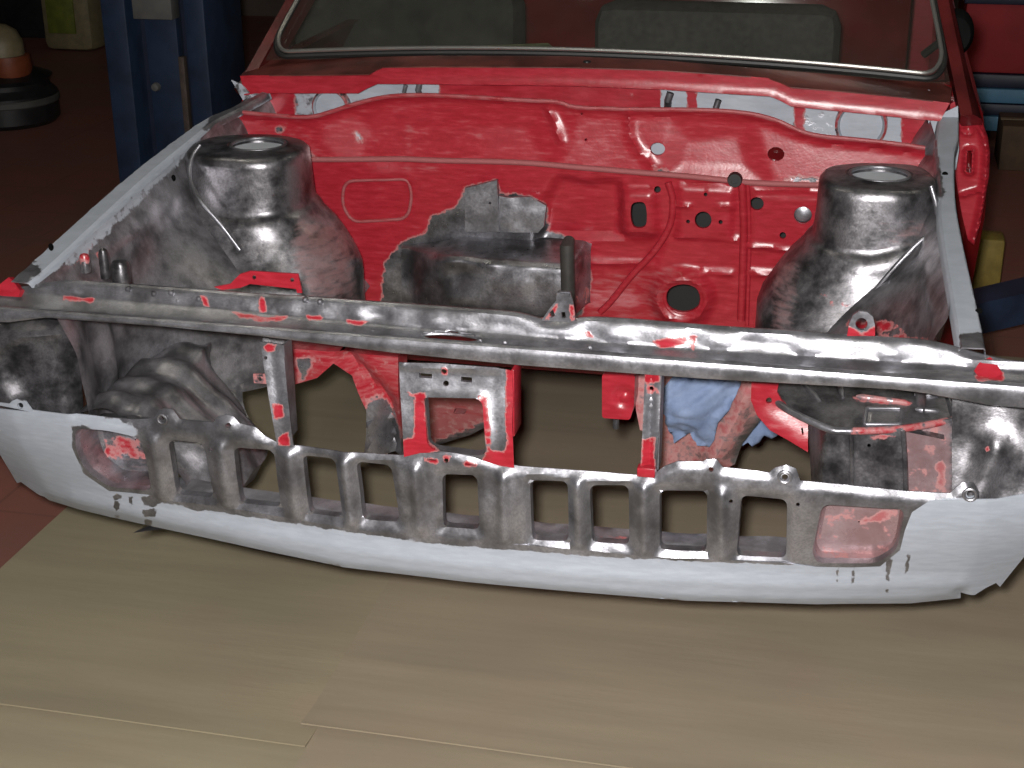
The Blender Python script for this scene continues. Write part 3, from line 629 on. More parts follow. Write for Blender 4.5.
# ---- inner wings
def fz(y): return 0.005+0.13*y
def wing(side):
    xo = (lambda y: 0.672+0.0*y) if side < 0 else (lambda y: 0.655-0.02*y)
    def f(u, v):
        z0 = fz(u)-0.004; v = v*(0.29+0.06*float(sst(0.1, 0.4, u))); z = z0-v
        off = 0.17*float(sst(0.20, 0.46, u))*float(sst(0.03, 0.26, v))+0.10*float(sst(0.30, 0.52, u))*float(sst(0.24, 0.42, v))
        off += 0.02*float(sst(0.0, 0.05, v))+(0.035 if side < 0 else 0.0)*float(sst(0.14, 0.02, u))*float(sst(0.02, 0.12, v))
        off += 0.010*noise.noise(Vector((u*6, v*7, side*3)))
        off += 0.014*math.exp(-((u-0.16)/0.022)**2)*float(sst(0.03, 0.08, v))
        return (side*(xo(u)-off), u, z)
    o = grid('inner_wing', f, np.linspace(0.02 if side < 0 else 0.13, 0.97, 110), np.linspace(0, 1, 60), 'wing', car,
      lambda V: pmpx(V, red=[([(78,262),(86,258),(98,242),(92,240),(80,252),(74,268)],.9),([(95,252),(103,250),(102,262),(96,262)],.7),([(845,320),(890,318),(905,330),(850,336)],.75),([(870,330),(930,336),(935,345),(880,345)],.6)], prim=[([(30,270),(60,240),(120,185),(200,125),(205,140),(150,195),(85,260),(40,280)],.62)], soft=4), None, angle=60)
    return o
wl, wr = wing(-1), wing(1)
# headlamp adjuster cups on the left inner wing
for (px, py, w_, h_) in ((106, 262, 5, 16), (122, 270, 9, 12), (86, 262, 5, 10)):
    P = onY([(px, py+h_)], 0.09)[0]; sc = 1/640
    prof = [(w_*sc, 0), (w_*sc, h_*1.5*sc), (w_*0.75*sc, h_*1.8*sc), (0.0, h_*1.95*sc)]
    MB().lathe(prof, P, 14).build('adjuster_cup', 'dark', wl, lambda V: pmpx(V, red=[([(74,250),(92,250),(92,268),(74,268)],.8)], soft=3))
# bolt holes in the left wing and flange, their shade drawn as black discs
def rimhole(px, py, fn, r, parent, mat='black'):
    P = fn([(px, py)])[0]; v = CAM-P; v /= np.linalg.norm(v); P = P+v*0.004
    return P

# ---- fender flanges (primed strips along the wing tops)
def flange_strip(side, pts, w0, name='fender_flange'):
    pts = [np.array(p) for p in smoothline(pts, 10)]
    def f(u, v):
        k = min(int(u), len(pts)-2); t = u-k; P = pts[k]+(pts[k+1]-pts[k])*t; x, y, w = P
        z = fz(y)
        tooth = 0.002*noise.noise(Vector((y*40, 0, side)))
        prof = [(0.0, -0.012), (0.001, -0.001), (0.003+tooth, 0.001), (w, 0.0), (w+0.004, -0.004), (w+0.007, -0.012)]
        j = min(int(v), 4); s = v-j; a, b = prof[j], prof[j+1]
        return (x-side*(a[0]+(b[0]-a[0])*s), y, z+a[1]+(b[1]-a[1])*s)
    n = len(pts)
    return grid(name, f, np.linspace(0, n-1, n*2), np.linspace(0, 5, 16), 'bright', car,
       lambda V: pmpx(V, base=(0, 0.74 if side < 0 else 0.95, 0), bare=[[(225,95),(262,90),(268,98),(215,130),(205,128)],[(900,115),(932,118),(945,200),(925,190),(918,150)],[(-5,275),(30,262),(40,272),(20,285),(-5,290)],[(960,332),(995,335),(1000,352),(960,350)]]), (0, 0, -0.0018), label='light grey primed flange')
fl_l = flange_strip(-1, [(-0.712, 0.015, 0.03), (-0.714, 0.10, 0.032), (-0.720, 0.40, 0.030), (-0.712, 0.60, 0.026), (-0.700, 0.72, 0.022), (-0.672, 0.80, 0.016), (-0.648, 0.89, 0.012)], 0.03)
fl_r = flange_strip(1, [(0.694, 0.02, 0.030), (0.690, 0.10, 0.030), (0.672, 0.40, 0.026), (0.668, 0.55, 0.022), (0.672, 0.72, 0.028), (0.680, 0.80, 0.035), (0.684, 0.93, 0.03)], 0.03)
def dark_hole(px, parent, rx, rz, Y=None, off=0.003, X=None, name='bolt_hole_shade', mat='hole', axis='y'):  # black disc on the surface stands in for the shade inside a hole
    P = onY([px], Y)[0] if Y is not None else onX([px], X)[0]
    v = (CAM-P)/np.linalg.norm(CAM-P); P = P+v*off
    a = np.cross(v, [0, 0, 1.0]); a /= np.linalg.norm(a); b = np.cross(a, v); n = 14
    V = [P+v*0.0015]+[P+rx*math.cos(2*math.pi*k/n)*a+rz*math.sin(2*math.pi*k/n)*b for k in range(n)]+[P-v*0.002+rx*math.cos(2*math.pi*k/n)*a+rz*math.sin(2*math.pi*k/n)*b for k in range(n)]
    F = [(0, 1+k, 1+(k+1) % n) for k in range(n)]+[(1+k, 1+n+k, 1+n+(k+1) % n, 1+(k+1) % n) for k in range(n)]
    return mk(name, np.array(V), F, mat, parent)
for px, y_ in (((173.5, 178), 0.50), ((175, 191.5), 0.50), ((189, 141), 0.63), ((51, 247), 0.15)):
    P0 = onX([px], -0.668)[0]; dark_hole(px, wl if y_ == 0.5 else fl_l, 0.004, 0.006, X=-0.668 if y_ == 0.5 else -0.700, off=0.012)
for px in ((945, 174), (979, 311)):
    P0 = surfZ(lambda x, y: 0.005+0.13*y, 0.1)(np.array([px], float))[0]; dark_hole(px, fl_r, 0.005, 0.004, Y=P0[1], off=0.004)
# primed gusset plate between the flange and the scuttle, right
LFL = surfZ(lambda x, y: 0.012+0.13*y, 0.1)
sheet('gusset_plate', [(928,120),(958,106),(959,150),(956,170),(940,168),(932,145)], surfY(lambda x, z: 0.90-0.0*x, .9), 'bright', car, [[(943,127),(948,127),(948,131),(943,131)]], 4, (0, 0.003, 0), 0, None, lambda V: pmpx(V, base=(0, 1.1, 0)))
sheet('gusset_plate', [(231,80),(241,84),(250,93),(262,92),(268,97),(250,107),(243,100)], planeY(0.885), 'bright', car, [], 4, (0, 0.003, 0), 0, None, lambda V: pmpx(V, base=(0, 0.5, 0)))

# ---- strut towers
def tower(side, cx, hw, hd, y0, ztop, inner):
    ns = 64
    def section(cx, cy_, a, b, n_=2.6):
        o = []
        for k in range(ns):
            t = 2*math.pi*k/ns; c, s = math.cos(t), math.sin(t)
            o.append((cx+side*a*abs(c)**(2/n_)*(1 if c > 0 else -1), cy_+b*abs(s)**(2/n_)*(1 if s > 0 else -1)))
        return o
    rings = []   # (z, cx, cy, a, b, exponent)
    hr = 0.050; hx = side*0.548
    rings += [(ztop-0.012, hx, y0, hr*0.97, hr*0.97, 2), (ztop-0.002, hx, y0, hr, hr, 2), (ztop+0.003, hx, y0, hr+0.005, hr+0.005, 2), (ztop+0.001, hx, y0, hr+0.012, hr+0.012, 2)]
    rings += [(ztop-0.001, side*cx, y0, hw-0.014, hd-0.014, 2.4), (ztop-0.003, side*cx, y0, hw-0.006, hd-0.006, 2.5), (ztop-0.010, side*cx, y0, hw, hd, 2.6), (ztop-0.03, side*cx, y0, hw+0.001, hd+0.001, 2.6), (ztop-0.085, side*cx, y0, hw+0.003, hd+0.004, 2.6),
              (ztop-0.100, side*cx, y0, hw+0.006, hd+0.006, 2.6), (ztop-0.108, side*cx, y0, hw+0.016, hd+0.014, 2.5), (ztop-0.118, side*cx, y0, hw+0.022, hd+0.020, 2.4)]
    for t in np.linspace(0.1, 1, 10):
        a1 = hw+0.022+(inner-0.022)*min(1.0, t/0.45)**0.8
        rings.append((ztop-0.118-0.21*t, side*(cx-0.0*t), y0-0.02*t, a1, hd+0.02+0.07*float(sst(0, 1, t)), 2.4))
    V = []; F = []
    for i, (z, c, cy_, a, b, e) in enumerate(rings):
        for k, (x, y) in enumerate(section(c, cy_, a, b, e)):
            zz = z
            fr = max(0.0, -math.sin(2*math.pi*k/ns)); out = math.cos(2*math.pi*k/ns)
            if 8 <= i <= 12: zz += -0.010*fr*0.5+0.035*max(0, out)     # the step bends up towards the wing
            w = 0.0022*noise.noise(Vector((x*18, y*18, zz*18+side)))*(1 if i > 4 else 0.3)
            V.append((side*min(abs(x+w), 0.672 if side < 0 else 0.640), y+w, zz+w))
    for i in range(len(rings)-1):
        for k in range(ns): F.append((i*ns+k, (i+1)*ns+k, (i+1)*ns+(k+1) % ns, i*ns+(k+1) % ns))
    V = np.array(V)
    # subdivide once through bmesh for smooth paint borders
    if side < 0: F = [f[::-1] for f in F]
    bm = bmesh.new(); vs = [bm.verts.new(v) for v in V]
    for f in F: bm.faces.new([vs[i] for i in f])
    bmesh.ops.subdivide_edges(bm, edges=bm.edges[:], cuts=1, use_grid_fill=True, smooth=0.0); bm.verts.index_update()
    V = np.array([tuple(v.co) for v in bm.verts]); F = [[v.index for v in f.verts] for f in bm.faces]; bm.free()
    pm = pmpx(V, red=[([(920,170),(936,170),(938,185),(925,182)],.6),([(805,287),(850,301),(858,310),(830,306)],.6)], haze=[([(296,215),(350,225),(360,300),(308,300),(290,250)],.95),([(774,258),(800,262),(795,330),(770,330)],.9),([(880,228),(938,215),(940,240),(880,246)],.7)], soft=8)
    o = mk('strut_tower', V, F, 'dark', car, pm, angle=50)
    MB().lathe([(0.049, -0.012), (0.049, -0.006), (0.0, -0.005)], (hx, y0, ztop), 28).build('strut_cup', 'cup', o)
    ring('hole_rim', (hx, y0, ztop+0.001), 0.049, 0.003, 'bright', o, 'z')
    return o
MAT['primer'] = plain('grey_primer', PRIMER, 0.6, 0, 0.06, 20)
tl = tower(-1, 0.568, 0.108, 0.10, 0.61, 0.083, 0.092)
tr = tower(1, 0.546, 0.095, 0.10, 0.61, 0.083, 0.09)

MB().tube([onY([p], y)[0] for p, y in smoothY([(200,145,.535),(192,158,.52),(190,178,.50),(200,200,.48),(222,226,.475),(240,250,.475)])], 0.0042, 8).build('flange_bead', 'bright', tl, angle=60)
MB().tube([onY([p], y)[0] for p, y in smoothY([(931,186,.53),(936,205,.52),(936,226,.50),(915,246,.485),(888,275,.475),(868,300,.475)])], 0.0042, 8).build('flange_bead', 'bright', tr, angle=60)

# ---- firewall
LIP = [(228,114),(236,112),(270,115),(308,117),(330,112),(355,104),(385,97),(420,95),(470,97),(520,100),(558,102),(575,107),(620,109),(700,110),(745,113),(775,120),(800,131),(820,136),(850,139),(880,142),(905,145),(925,148)]
LEDGE = [(300,160),(345,160),(400,159.5),(440,161),(520,163),(580,168),(640,173),(690,177),(750,183),(800,185),(850,186),(900,188)]
def rel_up(px, V):
    h = 0.004*nz(V, 6)
    h += 0.016*polymask(px, [(350,112),(400,104),(470,104),(540,108),(552,125),(540,155),(360,155),(345,135)], 24)
    h -= 0.008*np.exp(-(segdist(px, smoothline([(549,110),(556,128),(560,140)]))/4)**2)
    h -= 0.006*np.exp(-(segdist(px, smoothline([(630,112),(632,140),(648,160),(655,168)]))/3)**2)
    h += 0.008*polymask(px, [(680,130),(745,125),(762,180),(668,176)], 12)
    h -= 0.012*np.exp(-(segdist(px, LIP)/4)**2)
    return np.stack([0*h, h, 0*h], 1)
up = sheet('plenum_wall', LIP+[(925,192)]+LEDGE[::-1]+[(228,160)], surfY(lambda x, z: 0.795+0.12*np.clip(z-0.0, 0, .2), 0.8), 'body', car, [circ(657.5,149,7.5,6.5), circ(776,154,8.5,7), circ(582,114,1.6,n=6), circ(586,140,1.6,n=6)], 4.5, (0, 0.002, 0), 0.006, rel_up,
  lambda V: pmpx(V, base=(1.2, 0, 0.32), haze=[([(340,108),(420,100),(440,108),(360,116)],.5),([(400,118),(420,118),(415,160),(400,160)],.5),([(230,118),(300,124),(340,160),(300,160)],.5),([(560,106),(630,112),(650,172),(560,168)],.4)], bare=[[(276,128),(286,122),(284,131),(279,133)],[(354,130),(360,134),(363,142),(357,139)],[(310,152),(314,158),(307,159)],[(655,166),(680,175),(672,180),(655,175)],[(785,178),(800,176),(822,178),(815,184),(785,184)]], soft=7), label='red painted plenum wall')
lipP = surfY(lambda x, z: 0.785+0.12*np.clip(z, 0, .2), 0.8)(np.array(smoothline(LIP, 4)))
MB().tube(lipP, 0.0042, 8).build('lip', 'body', up, lambda V: np.tile((1.2, 0, 0.75), (len(V), 1)))
gp = surfY(lambda x, z: 0.86+0*x, .86)(np.array([(657.5, 149.)]))[0]
MB().lathe([(0.02, 0.0), (0.0, 0.001)], gp, 16, 'y').build('hole_plug', 'primer', up)
gp = planeY(0.835)(np.array([(776, 154.)]))[0]; MB().lathe([(0.022, 0.0), (0.0, 0.002)], gp, 16, 'y').build('hole_plug', 'gloss', up)
FWO = LEDGE+[(900,350),(300,345)]
BEADS = [(smoothline([(668,182),(673,200),(670,225),(655,250),(632,275),(612,300),(600,312)]), 3.6, 0.012), ([(742,182),(744,230),(741,320)], 4.2, 0.016), ([(748,184),(749.5,240),(747,325)], 2.2, -0.007),
         ([(676,237),(738,239)], 2.5, 0.006), ([(748,245),(820,252)], 3, 0.008), ([(748,272),(790,275)], 3, 0.007), ([(640,172),(745,182)], 3, 0.006), ([(752,188),(822,191)], 3, 0.006), ([(560,262),(650,266)], 3, 0.006), ([(700,272),(733,273)], 3, 0.006), ([(676,205),(690,205)], 2.2, 0.005), ([(718,206),(735,206)], 2.2, 0.005)]
OVAL = rounded([(344,181),(408,179),(412,195),(408,219),(352,222),(342,205)], 12)
def rel_fw(px, V):
    h = np.zeros(len(px))
    for l, w, a in BEADS[3:]: h -= a*np.exp(-(segdist(px, l)/w)**2)
    h += 0.003*polymask(px, OVAL, 3)
    h += 0.016*polymask(px, [(558,178),(590,184),(618,180),(625,238),(540,238),(546,200)], 5)
    h -= 0.012*polymask(px, rounded([(624,190),(655,190),(658,235),(618,234)], 6), 4)
    h -= 0.010*np.exp(-(segdist(px, circ(683,296,25,21), True)/5)**2)+0.012*polymask(px, circ(683,298,30,28), 6)
    h += 0.012*polymask(px, [(540,236),(660,240),(640,300),(540,300)], 8)
    h -= 0.008*polymask(px, [(679,185),(735,188),(731,236),(678,236)], 3)
    h -= 0.006*polymask(px, [(752,192),(822,195),(815,247),(750,244)], 4)
    h += 0.003*nz(V, 7)
    return np.stack([0*h, h, 0*h], 1)
BAREP = [(384,262),(400,244),(425,232),(432,216),(455,208),(462,196),(466,186),(482,184),(497,179),(500,192),(508,194),(530,196),(546,204),(549,230),(572,238),(582,252),(592,278),(588,296),(580,318),(380,318)]
fw = sheet('firewall', FWO, surfY(lambda x, z: 0.800+0.06*np.clip(-z, 0, .3), 0.8), 'body', car,
  [rounded([(632,201),(646,200),(648,212),(647,226),(634,227),(631,214)], 6), circ(703.5,219,8.5,8.5), circ(757,203,7,6.5), circ(803,214.5,9,8.5), circ(657.5,189.5,3.4,n=10), circ(706,193.5,2,n=8), circ(688.5,220.5,2,n=8), circ(721,221,2.2,n=8), circ(783,234.5,3.4,n=10), circ(684,296,18.5,14)], 3.6, (0, 0.002, 0), 0.006, rel_fw,
  lambda V: pmpx(V, base=(1.2, 0, 0.24), bare=[BAREP], haze=[([(300,225),(345,240),(350,310),(300,310)],.9),([(560,268),(640,270),(680,260),(660,320),(560,320)],.55),([(400,163),(440,163),(445,175),(400,172)],.6),([(600,270),(700,268),(700,320),(590,320)],.5),([(550,184),(620,184),(622,236),(548,236)],.25)], soft=5), label='red painted firewall with bare patch')
fwY = surfY(lambda x, z: 0.800+0.06*np.clip(-z, 0, .3), 0.8)
for l, w, a in BEADS[:3]:
    q = fwY(np.array(smoothline(l, 5) if len(l) < 6 else l))+[0, -0.002, 0]
    MB().tube(q, w*1.15/620, 10).build('pressed_rib', 'body', fw, lambda V: pmpx(V, base=(1.2, 0, 0.3)), angle=60)
q = fwY(np.array(resample(OVAL, 4.0)))+[0, 0.0005, 0]; MB().tube(q, 0.0032, 8, closed=True).build('pressed_rib', 'body', fw, lambda V: pmpx(V, base=(1.2, 0, 0.9)), angle=60)
q = fwY(np.array(smoothline(LEDGE, 5)))+[0, -0.004, 0.002]; MB().tube(q, 0.0055, 8).build('seam_sealer', 'body', fw, lambda V: pmpx(V, base=(1.0, 0, 1.3)), angle=60)
def fp_(px, dy=0.0): return fwY(np.array([px], float))[0]+[0, dy, 0]
P = fp_((735.5, 178), -0.016); MB().lathe([(0.006, 0.004), (0.006, -0.004), (0.012, -0.004), (0.0135, 0.0), (0.0135, 0.01), (0.011, 0.016)], P, 20, 'y').build('grommet', 'rubber', fw)
MB().lathe([(0.0, -0.002), (0.006, -0.002), (0.006, 0.012)], P, 14, 'y').build('grommet_core', 'black', fw)
P = fp_((803, 214.5), 0.003); MB().lathe([(0.0, -0.001), (0.012, -0.001), (0.0155, 0.001), (0.0165, 0.004)], P, 20, 'y').build('blanking_plug', 'bright', fw)
P = fp_((684, 296), -0.012); ring('opening_rim', P, 0.036, 0.0045, 'body', fw, pm=np.tile((1.2, 0, 0.4), (24*8, 1)))
# black sheet behind the firewall openings, standing in for the shade of the cabin
bh = mk('shade_backing', [(-0.68, 0.97, -0.40), (0.66, 0.97, -0.40), (0.66, 0.955, 0.02), (-0.68, 0.955, 0.02), (-0.68, 0.975, -0.40), (0.66, 0.975, -0.40), (0.66, 0.96, 0.02), (-0.68, 0.96, 0.02)], [(0,1,2,3),(7,6,5,4),(0,4,5,1),(1,5,6,2),(2,6,7,3),(3,7,4,0)], 'rubber', car)
# sanded housing bulging out of the firewall
def bxs(u, v):
    # u along x, v around the profile
    prof = [(0.83, -0.122), (0.795, -0.128), (0.745, -0.133), (0.712, -0.137), (0.700, -0.146), (0.698, -0.18), (0.702, -0.225), (0.712, -0.245), (0.83, -0.25)]
    k = min(int(v), 7); t = v-k; a, b = prof[k], prof[k+1]
    y = a[0]+(b[0]-a[0])*t; z = a[1]+(b[1]-a[1])*t
    e = 1-float(sst(-0.215, -0.330, u))*0.75-float(sst(0.01, 0.028, u))*0.8
    d = 0.010*noise.noise(Vector((u*16, z*16, 1)))+0.018*math.exp(-((u+0.215)/0.045)**2-((z+0.17)/0.035)**2)-0.012*math.exp(-((u+0.30)/0.03)**2)
    return (u, 0.83-(0.83-y)*e+d, z-0.02*float(sst(-0.2, -0.33, u)))
hs = grid('heater_housing', bxs, np.linspace(-0.345, 0.03, 70), np.linspace(0, 8, 40), 'body', car, lambda V: pmpx(V, haze=[], red=[([(570,300),(590,280),(592,310)],.5)]), None, label='sanded bare metal housing', angle=60)
P0 = onY([(567, 246)], 0.692)[0]; P1 = onY([(569, 318)], 0.692)[0]
MB().tube([P0+[0, .02, .004], P0, P0*0.5+P1*0.5, P1], [0.011, 0.0135, 0.0135, 0.0135], 14).build('drain_pipe', 'darkpipe' if 'darkpipe' in MAT else 'dash', hs)
tp = onY([(465, 186), (546, 232)], 0.79)
sheet('weld_patch', [(465,188),(482,184),(497,180),(499,232),(465,232)], planeY(0.772), 'bright', car, [circ(490,203,1.5,n=6)], 5, (0, 0.01, 0), 0, None, None)
sheet('weld_patch', [(499,196),(510,198),(530,197),(546,206),(544,226),(538,233),(499,232)], surfY(lambda x, z: 0.780+0*x, .78), 'bright', car, [], 5, (0, 0.008, 0), 0, lambda px, V: np.stack([0*px[:, 0], 0.004*nz(V, 30), 0*px[:, 0]], 1), None)

# ---- plenum chamber behind the wall, and the scuttle panel under the windscreen
pl = sheet('plenum_back', [(262,70),(930,90),(930,160),(262,140)], surfY(lambda x, z: 0.945+0*x, .945), 'bright', car, [], 6, (0, 0.003, 0), 0, lambda px, V: np.stack([0*px[:, 0], 0.006*nz(V, 12), 0*px[:, 0]], 1),
  lambda V: pmpx(V, base=(0, 1.1, 0), red=[[(262,60),(296,60),(296,160),(262,160)],[(438,60),(662,60),(662,150),(438,150)],[(684,80),(698,80),(700,150),(690,150)],[(792,90),(806,90),(804,150),(795,150)],[(900,90),(930,90),(930,160),(900,160)],([(805,105),(838,108),(836,150),(805,150)],.46),([(730,115),(800,122),(800,150),(730,140)],.50),([(296,90),(318,90),(316,150),(296,150)],.5),([(350,96),(372,92),(375,110),(350,118)],.5),([(396,88),(404,88),(404,98),(396,98)],.6)], soft=4))
# red zone has no primer
me = pl.data; a = me.attributes['pm']; arr = np.zeros(len(me.vertices)*3, np.float32); a.data.foreach_get('vector', arr); arr = arr.reshape(-1, 3); arr[:, 1] = np.where(arr[:, 0] > 0.3, np.clip(1.05-arr[:, 0], 0, 1), arr[:, 1]); a.data.foreach_set('vector', arr.ravel())
for (px, py, rx, rz, n_) in ((330, 108, 0.035, 0.03, 'vent_cup'), (861, 126, 0.043, 0.036, 'vent_cup')):
    P = onY([(px, py)], 0.925)[0]
    pr = [(rx*1.12, 0.02), (rx*1.1, 0.0), (rx, -0.004), (rx*0.93, 0.0), (rx*0.9, 0.006), (0.0, 0.004)]
    o = MB().lathe(pr, P, 28, 'y').build(n_, 'body', car, lambda V, P=P, rx=rx: np.stack([np.where(np.abs(np.hypot(V[:, 0]-P[0], V[:, 2]-P[2])-rx*1.02) < rx*0.12, .62, 0.0), np.where(np.hypot(V[:, 0]-P[0], V[:, 2]-P[2]) < rx*0.95, 1.2, 0.3), 0*V[:, 0]], 1))
for px, py, t in ((418, 90, 0.006), (668, 100, 0.007), (404, 92, 0.004), (716, 107, 0.006)):
    P = onY([(px, py)], 0.90)[0]; MB().tube([P+[-0.004, 0.03, -0.02], P, P+[0.004, 0.0, 0.014]], t, 10).build('drain_spigot', 'bright', car)
mk('plenum_floor', [(-0.66, 0.80, 0.012), (0.64, 0.80, 0.012), (0.64, 0.95, 0.02), (-0.66, 0.95, 0.02), (-0.66, 0.80, 0.008), (0.64, 0.80, 0.008), (0.64, 0.95, 0.016), (-0.66, 0.95, 0.016)], [(0,1,2,3),(7,6,5,4),(0,4,5,1),(1,5,6,2),(2,6,7,3),(3,7,4,0)], 'body', car, np.tile((1.2, 0, 0.2), (8, 1)))
CRE = [(240,76),(247,75.5),(310,75),(369,74),(376,70),(383,67),(439,66.5),(565,67),(659,70),(720,74),(768,78),(780,82),(791,87),(840,91),(899,96.5),(950,103)]
LOW = [(245,95),(256,93),(300,93),(359,93),(368,88),(378,83.5),(439,84),(570,85.5),(659,89),(720,93),(770,96),(780,100),(791,106),(840,111),(899,117),(940,121)]
TRIM = [(262,53),(272,58),(310,59.5),(369,57),(439,55.5),(565,56),(659,60),(768,69),(840,75),(899,80.5),(938,82),(952,88)]
scb = sheet('scuttle_panel', CRE+LOW[::-1], surfY(lambda x, z: 0.888+0*x, .888), 'body', car, [], 5, (0, 0.002, 0), 0, lambda px, V: np.stack([0*px[:, 0], -0.004*np.exp(-(segdist(px, LOW)/3)**2), 0*px[:, 0]], 1), lambda V: pmpx(V, base=(1.2, 0, 0.15)), label='glossy red scuttle panel')
sct = sheet('scuttle_top', TRIM+CRE[::-1], surfZ(lambda x, y: 0.150+0.045*(1-(x/0.66)**2)+0.12*(y-0.888), 0.18), 'dusty', scb, [], 6, (0, 0, -0.002), 0, None, lambda V: pmpx(V, base=(1.2, 0, 0.45), bare=[]))
P = onY([(587, 63)], 0.91)[0]; MB().lathe([(0.010, -0.003), (0.007, 0.004), (0.0, 0.005)], P, 14).build('wiper_spindle_hole', 'black', scb)

# ---- windscreen, trim, pillars and roof
WM = 0.8
def wy(z): return 0.962+(z-0.182)/WM
def wpt(u, z, lift=0.0):     # u in -1..1 across
    hw = 0.664-0.30*(z-0.18); z = z-0.010
    z = z+0.024*(1-u*u)*max(0.0, 1-(z-0.18)/0.4)
    y = wy(z)+0.02*(u*u)-0.006
    n = np.array([0, -WM, 1.0]); n /= np.linalg.norm(n)
    return np.array([u*hw, y, z])+n*lift
ws = grid('windscreen', lambda u, v: wpt(u, v, 0.002), np.linspace(-1, 1, 24), np.linspace(0.178, 0.60, 10), 'glass', car, None, (0, 0.004, 0.003), label='dusty windscreen glass')
per = []
c0 = 0.075
for t in np.linspace(0.56, 0.24, 12): per.append((-1, t))
for a in np.linspace(0, math.pi/2, 8)[1:]: per.append((-1+0.07*(1-math.cos(a)), 0.226-0.045*math.sin(a)))
for u in np.linspace(-0.9, 0.9, 40): per.append((u, 0.181))
for a in np.linspace(math.pi/2, 0, 8)[:-1]: per.append((1-0.07*(1-math.cos(a)), 0.226-0.045*math.sin(a)))
for t in np.linspace(0.24, 0.56, 12): per.append((1, t))
for u in np.linspace(0.95, -0.95, 30): per.append((u, 0.605))
MB().tube([wpt(u, z, 0.006) for u, z in per], 0.006, 8, closed=True).build('rubber_seal', 'rubber', ws)
MB().tube([wpt(u*0.992, z+0.003, 0.015) for u, z in per], 0.0042, 8, closed=True).build('chrome_trim', 'chrome', ws)
def loftbar(name, secs, mat, pm=(1.2, 0, 0.1), **kw):
    V = []; F = []; n = len(secs[0])
    for s in secs: V += s
    for i in range(len(secs)-1):
        for k in range(n): F.append((i*n+k, i*n+(k+1) % n, (i+1)*n+(k+1) % n, (i+1)*n+k))
    F.append(list(range(n))[::-1]); F.append([(len(secs)-1)*n+k for k in range(n)])
    return mk(name, V, F, mat, car, np.tile(pm, (len(V), 1)), **kw)
for s in (-1, 1):
    secs = []
    for t in np.linspace(0, 1, 8):
        z = 0.12+0.49*t; y = wy(z)+0.035; hi = 0.668-0.30*(z-0.18); ho = hi+0.034-0.010*t
        if t == 0: ho += 0.004
        sec = [(s*hi, y-0.012, z+0.004), (s*(hi+0.02), y-0.012, z+0.008), (s*ho, y+0.008, z-0.004), (s*(ho+0.004), y+0.035, z-0.02), (s*(ho-0.03), y+0.06, z-0.03), (s*hi, y+0.02, z-0.015)]
        secs.append(sec if s > 0 else sec[::-1])
    loftbar('windscreen_pillar', secs, 'pillar', (1.2, 0, 0.4))
grid('roof', lambda u, v: (u*(0.545+0.02*math.sin(v)), 1.47+v*0.40, 0.605+0.05*math.sin(math.pi*min(v/3, 1))**0.5*(1-0.5*u*u)-0.02*u*u), np.linspace(-1, 1, 20), np.linspace(0, 3, 16), 'gloss', car, None, (0, 0, -0.02))
# body sides with door outline, hinge pillars
for s in (-1, 1):
    V = []; F = []
    prof = [(0.70, -0.46), (0.725, -0.40), (0.75, -0.25), (0.76, -0.10), (0.755, 0.0), (0.735, 0.10), (0.705, 0.15), (0.69, 0.16)]
    ys = [1.03, 1.06, 1.3, 1.7, 2.05, 2.4, 2.75, 2.95, 3.02]
    for y in ys:
        k = 0.955 if y < 1.05 else (0.97 if y > 2.9 else 1.0)
        for x, z in prof: V.append((s*x*k, y, z))
    n = len(prof)
    for i in range(len(ys)-1):
        for j in range(n-1):
            f = (i*n+j, (i+1)*n+j, (i+1)*n+j+1, i*n+j+1); F.append(f if s > 0 else f[::-1])
    V, F = thicken(np.array(V), F, (-s*0.03, 0, 0))
    mk('body_side', V, F, 'gloss', car, np.tile((1.2, 0, 0.2), (len(V), 1)))
    secs = []
    for t in np.linspace(0, 1, 5):
        z = 0.17+0.43*t; hx = 0.70-0.15*t
        sec = [(s*hx, 2.0, z), (s*hx, 2.09, z), (s*(hx-0.04), 2.09, z), (s*(hx-0.04), 2.0, z)]; secs.append(sec if s > 0 else sec[::-1])
    loftbar('door_pillar', secs, 'body')
    secs = []
    for t in np.linspace(0, 1, 5):
        z = 0.17+0.43*t; hx = 0.70-0.14*t
        sec = [(s*hx, 2.85-0.22*t, z), (s*hx, 3.0-0.28*t, z), (s*(hx-0.05), 3.0-0.28*t, z), (s*(hx-0.05), 2.85-0.22*t, z)]; secs.append(sec if s > 0 else sec[::-1])
    loftbar('rear_pillar', secs, 'body')
mk('rear_panel', *thicken(np.array([(-0.74, 3.02, -0.40), (0.74, 3.02, -0.40), (0.70, 3.0, 0.17), (-0.70, 3.0, 0.17)]), [(0, 1, 2, 3)], (0, 0.03, 0)), 'body', car, np.tile((1.2, 0, 0.2), (8, 1)))
mk('floor_pan', *thicken(np.array([(-0.72, 0.90, -0.40), (0.72, 0.90, -0.40), (0.72, 3.0, -0.42), (-0.72, 3.0, -0.42)]), [(0, 1, 2, 3)], (0, 0, -0.03)), 'body', car, np.tile((1.2, 0, 0.3), (8, 1)))
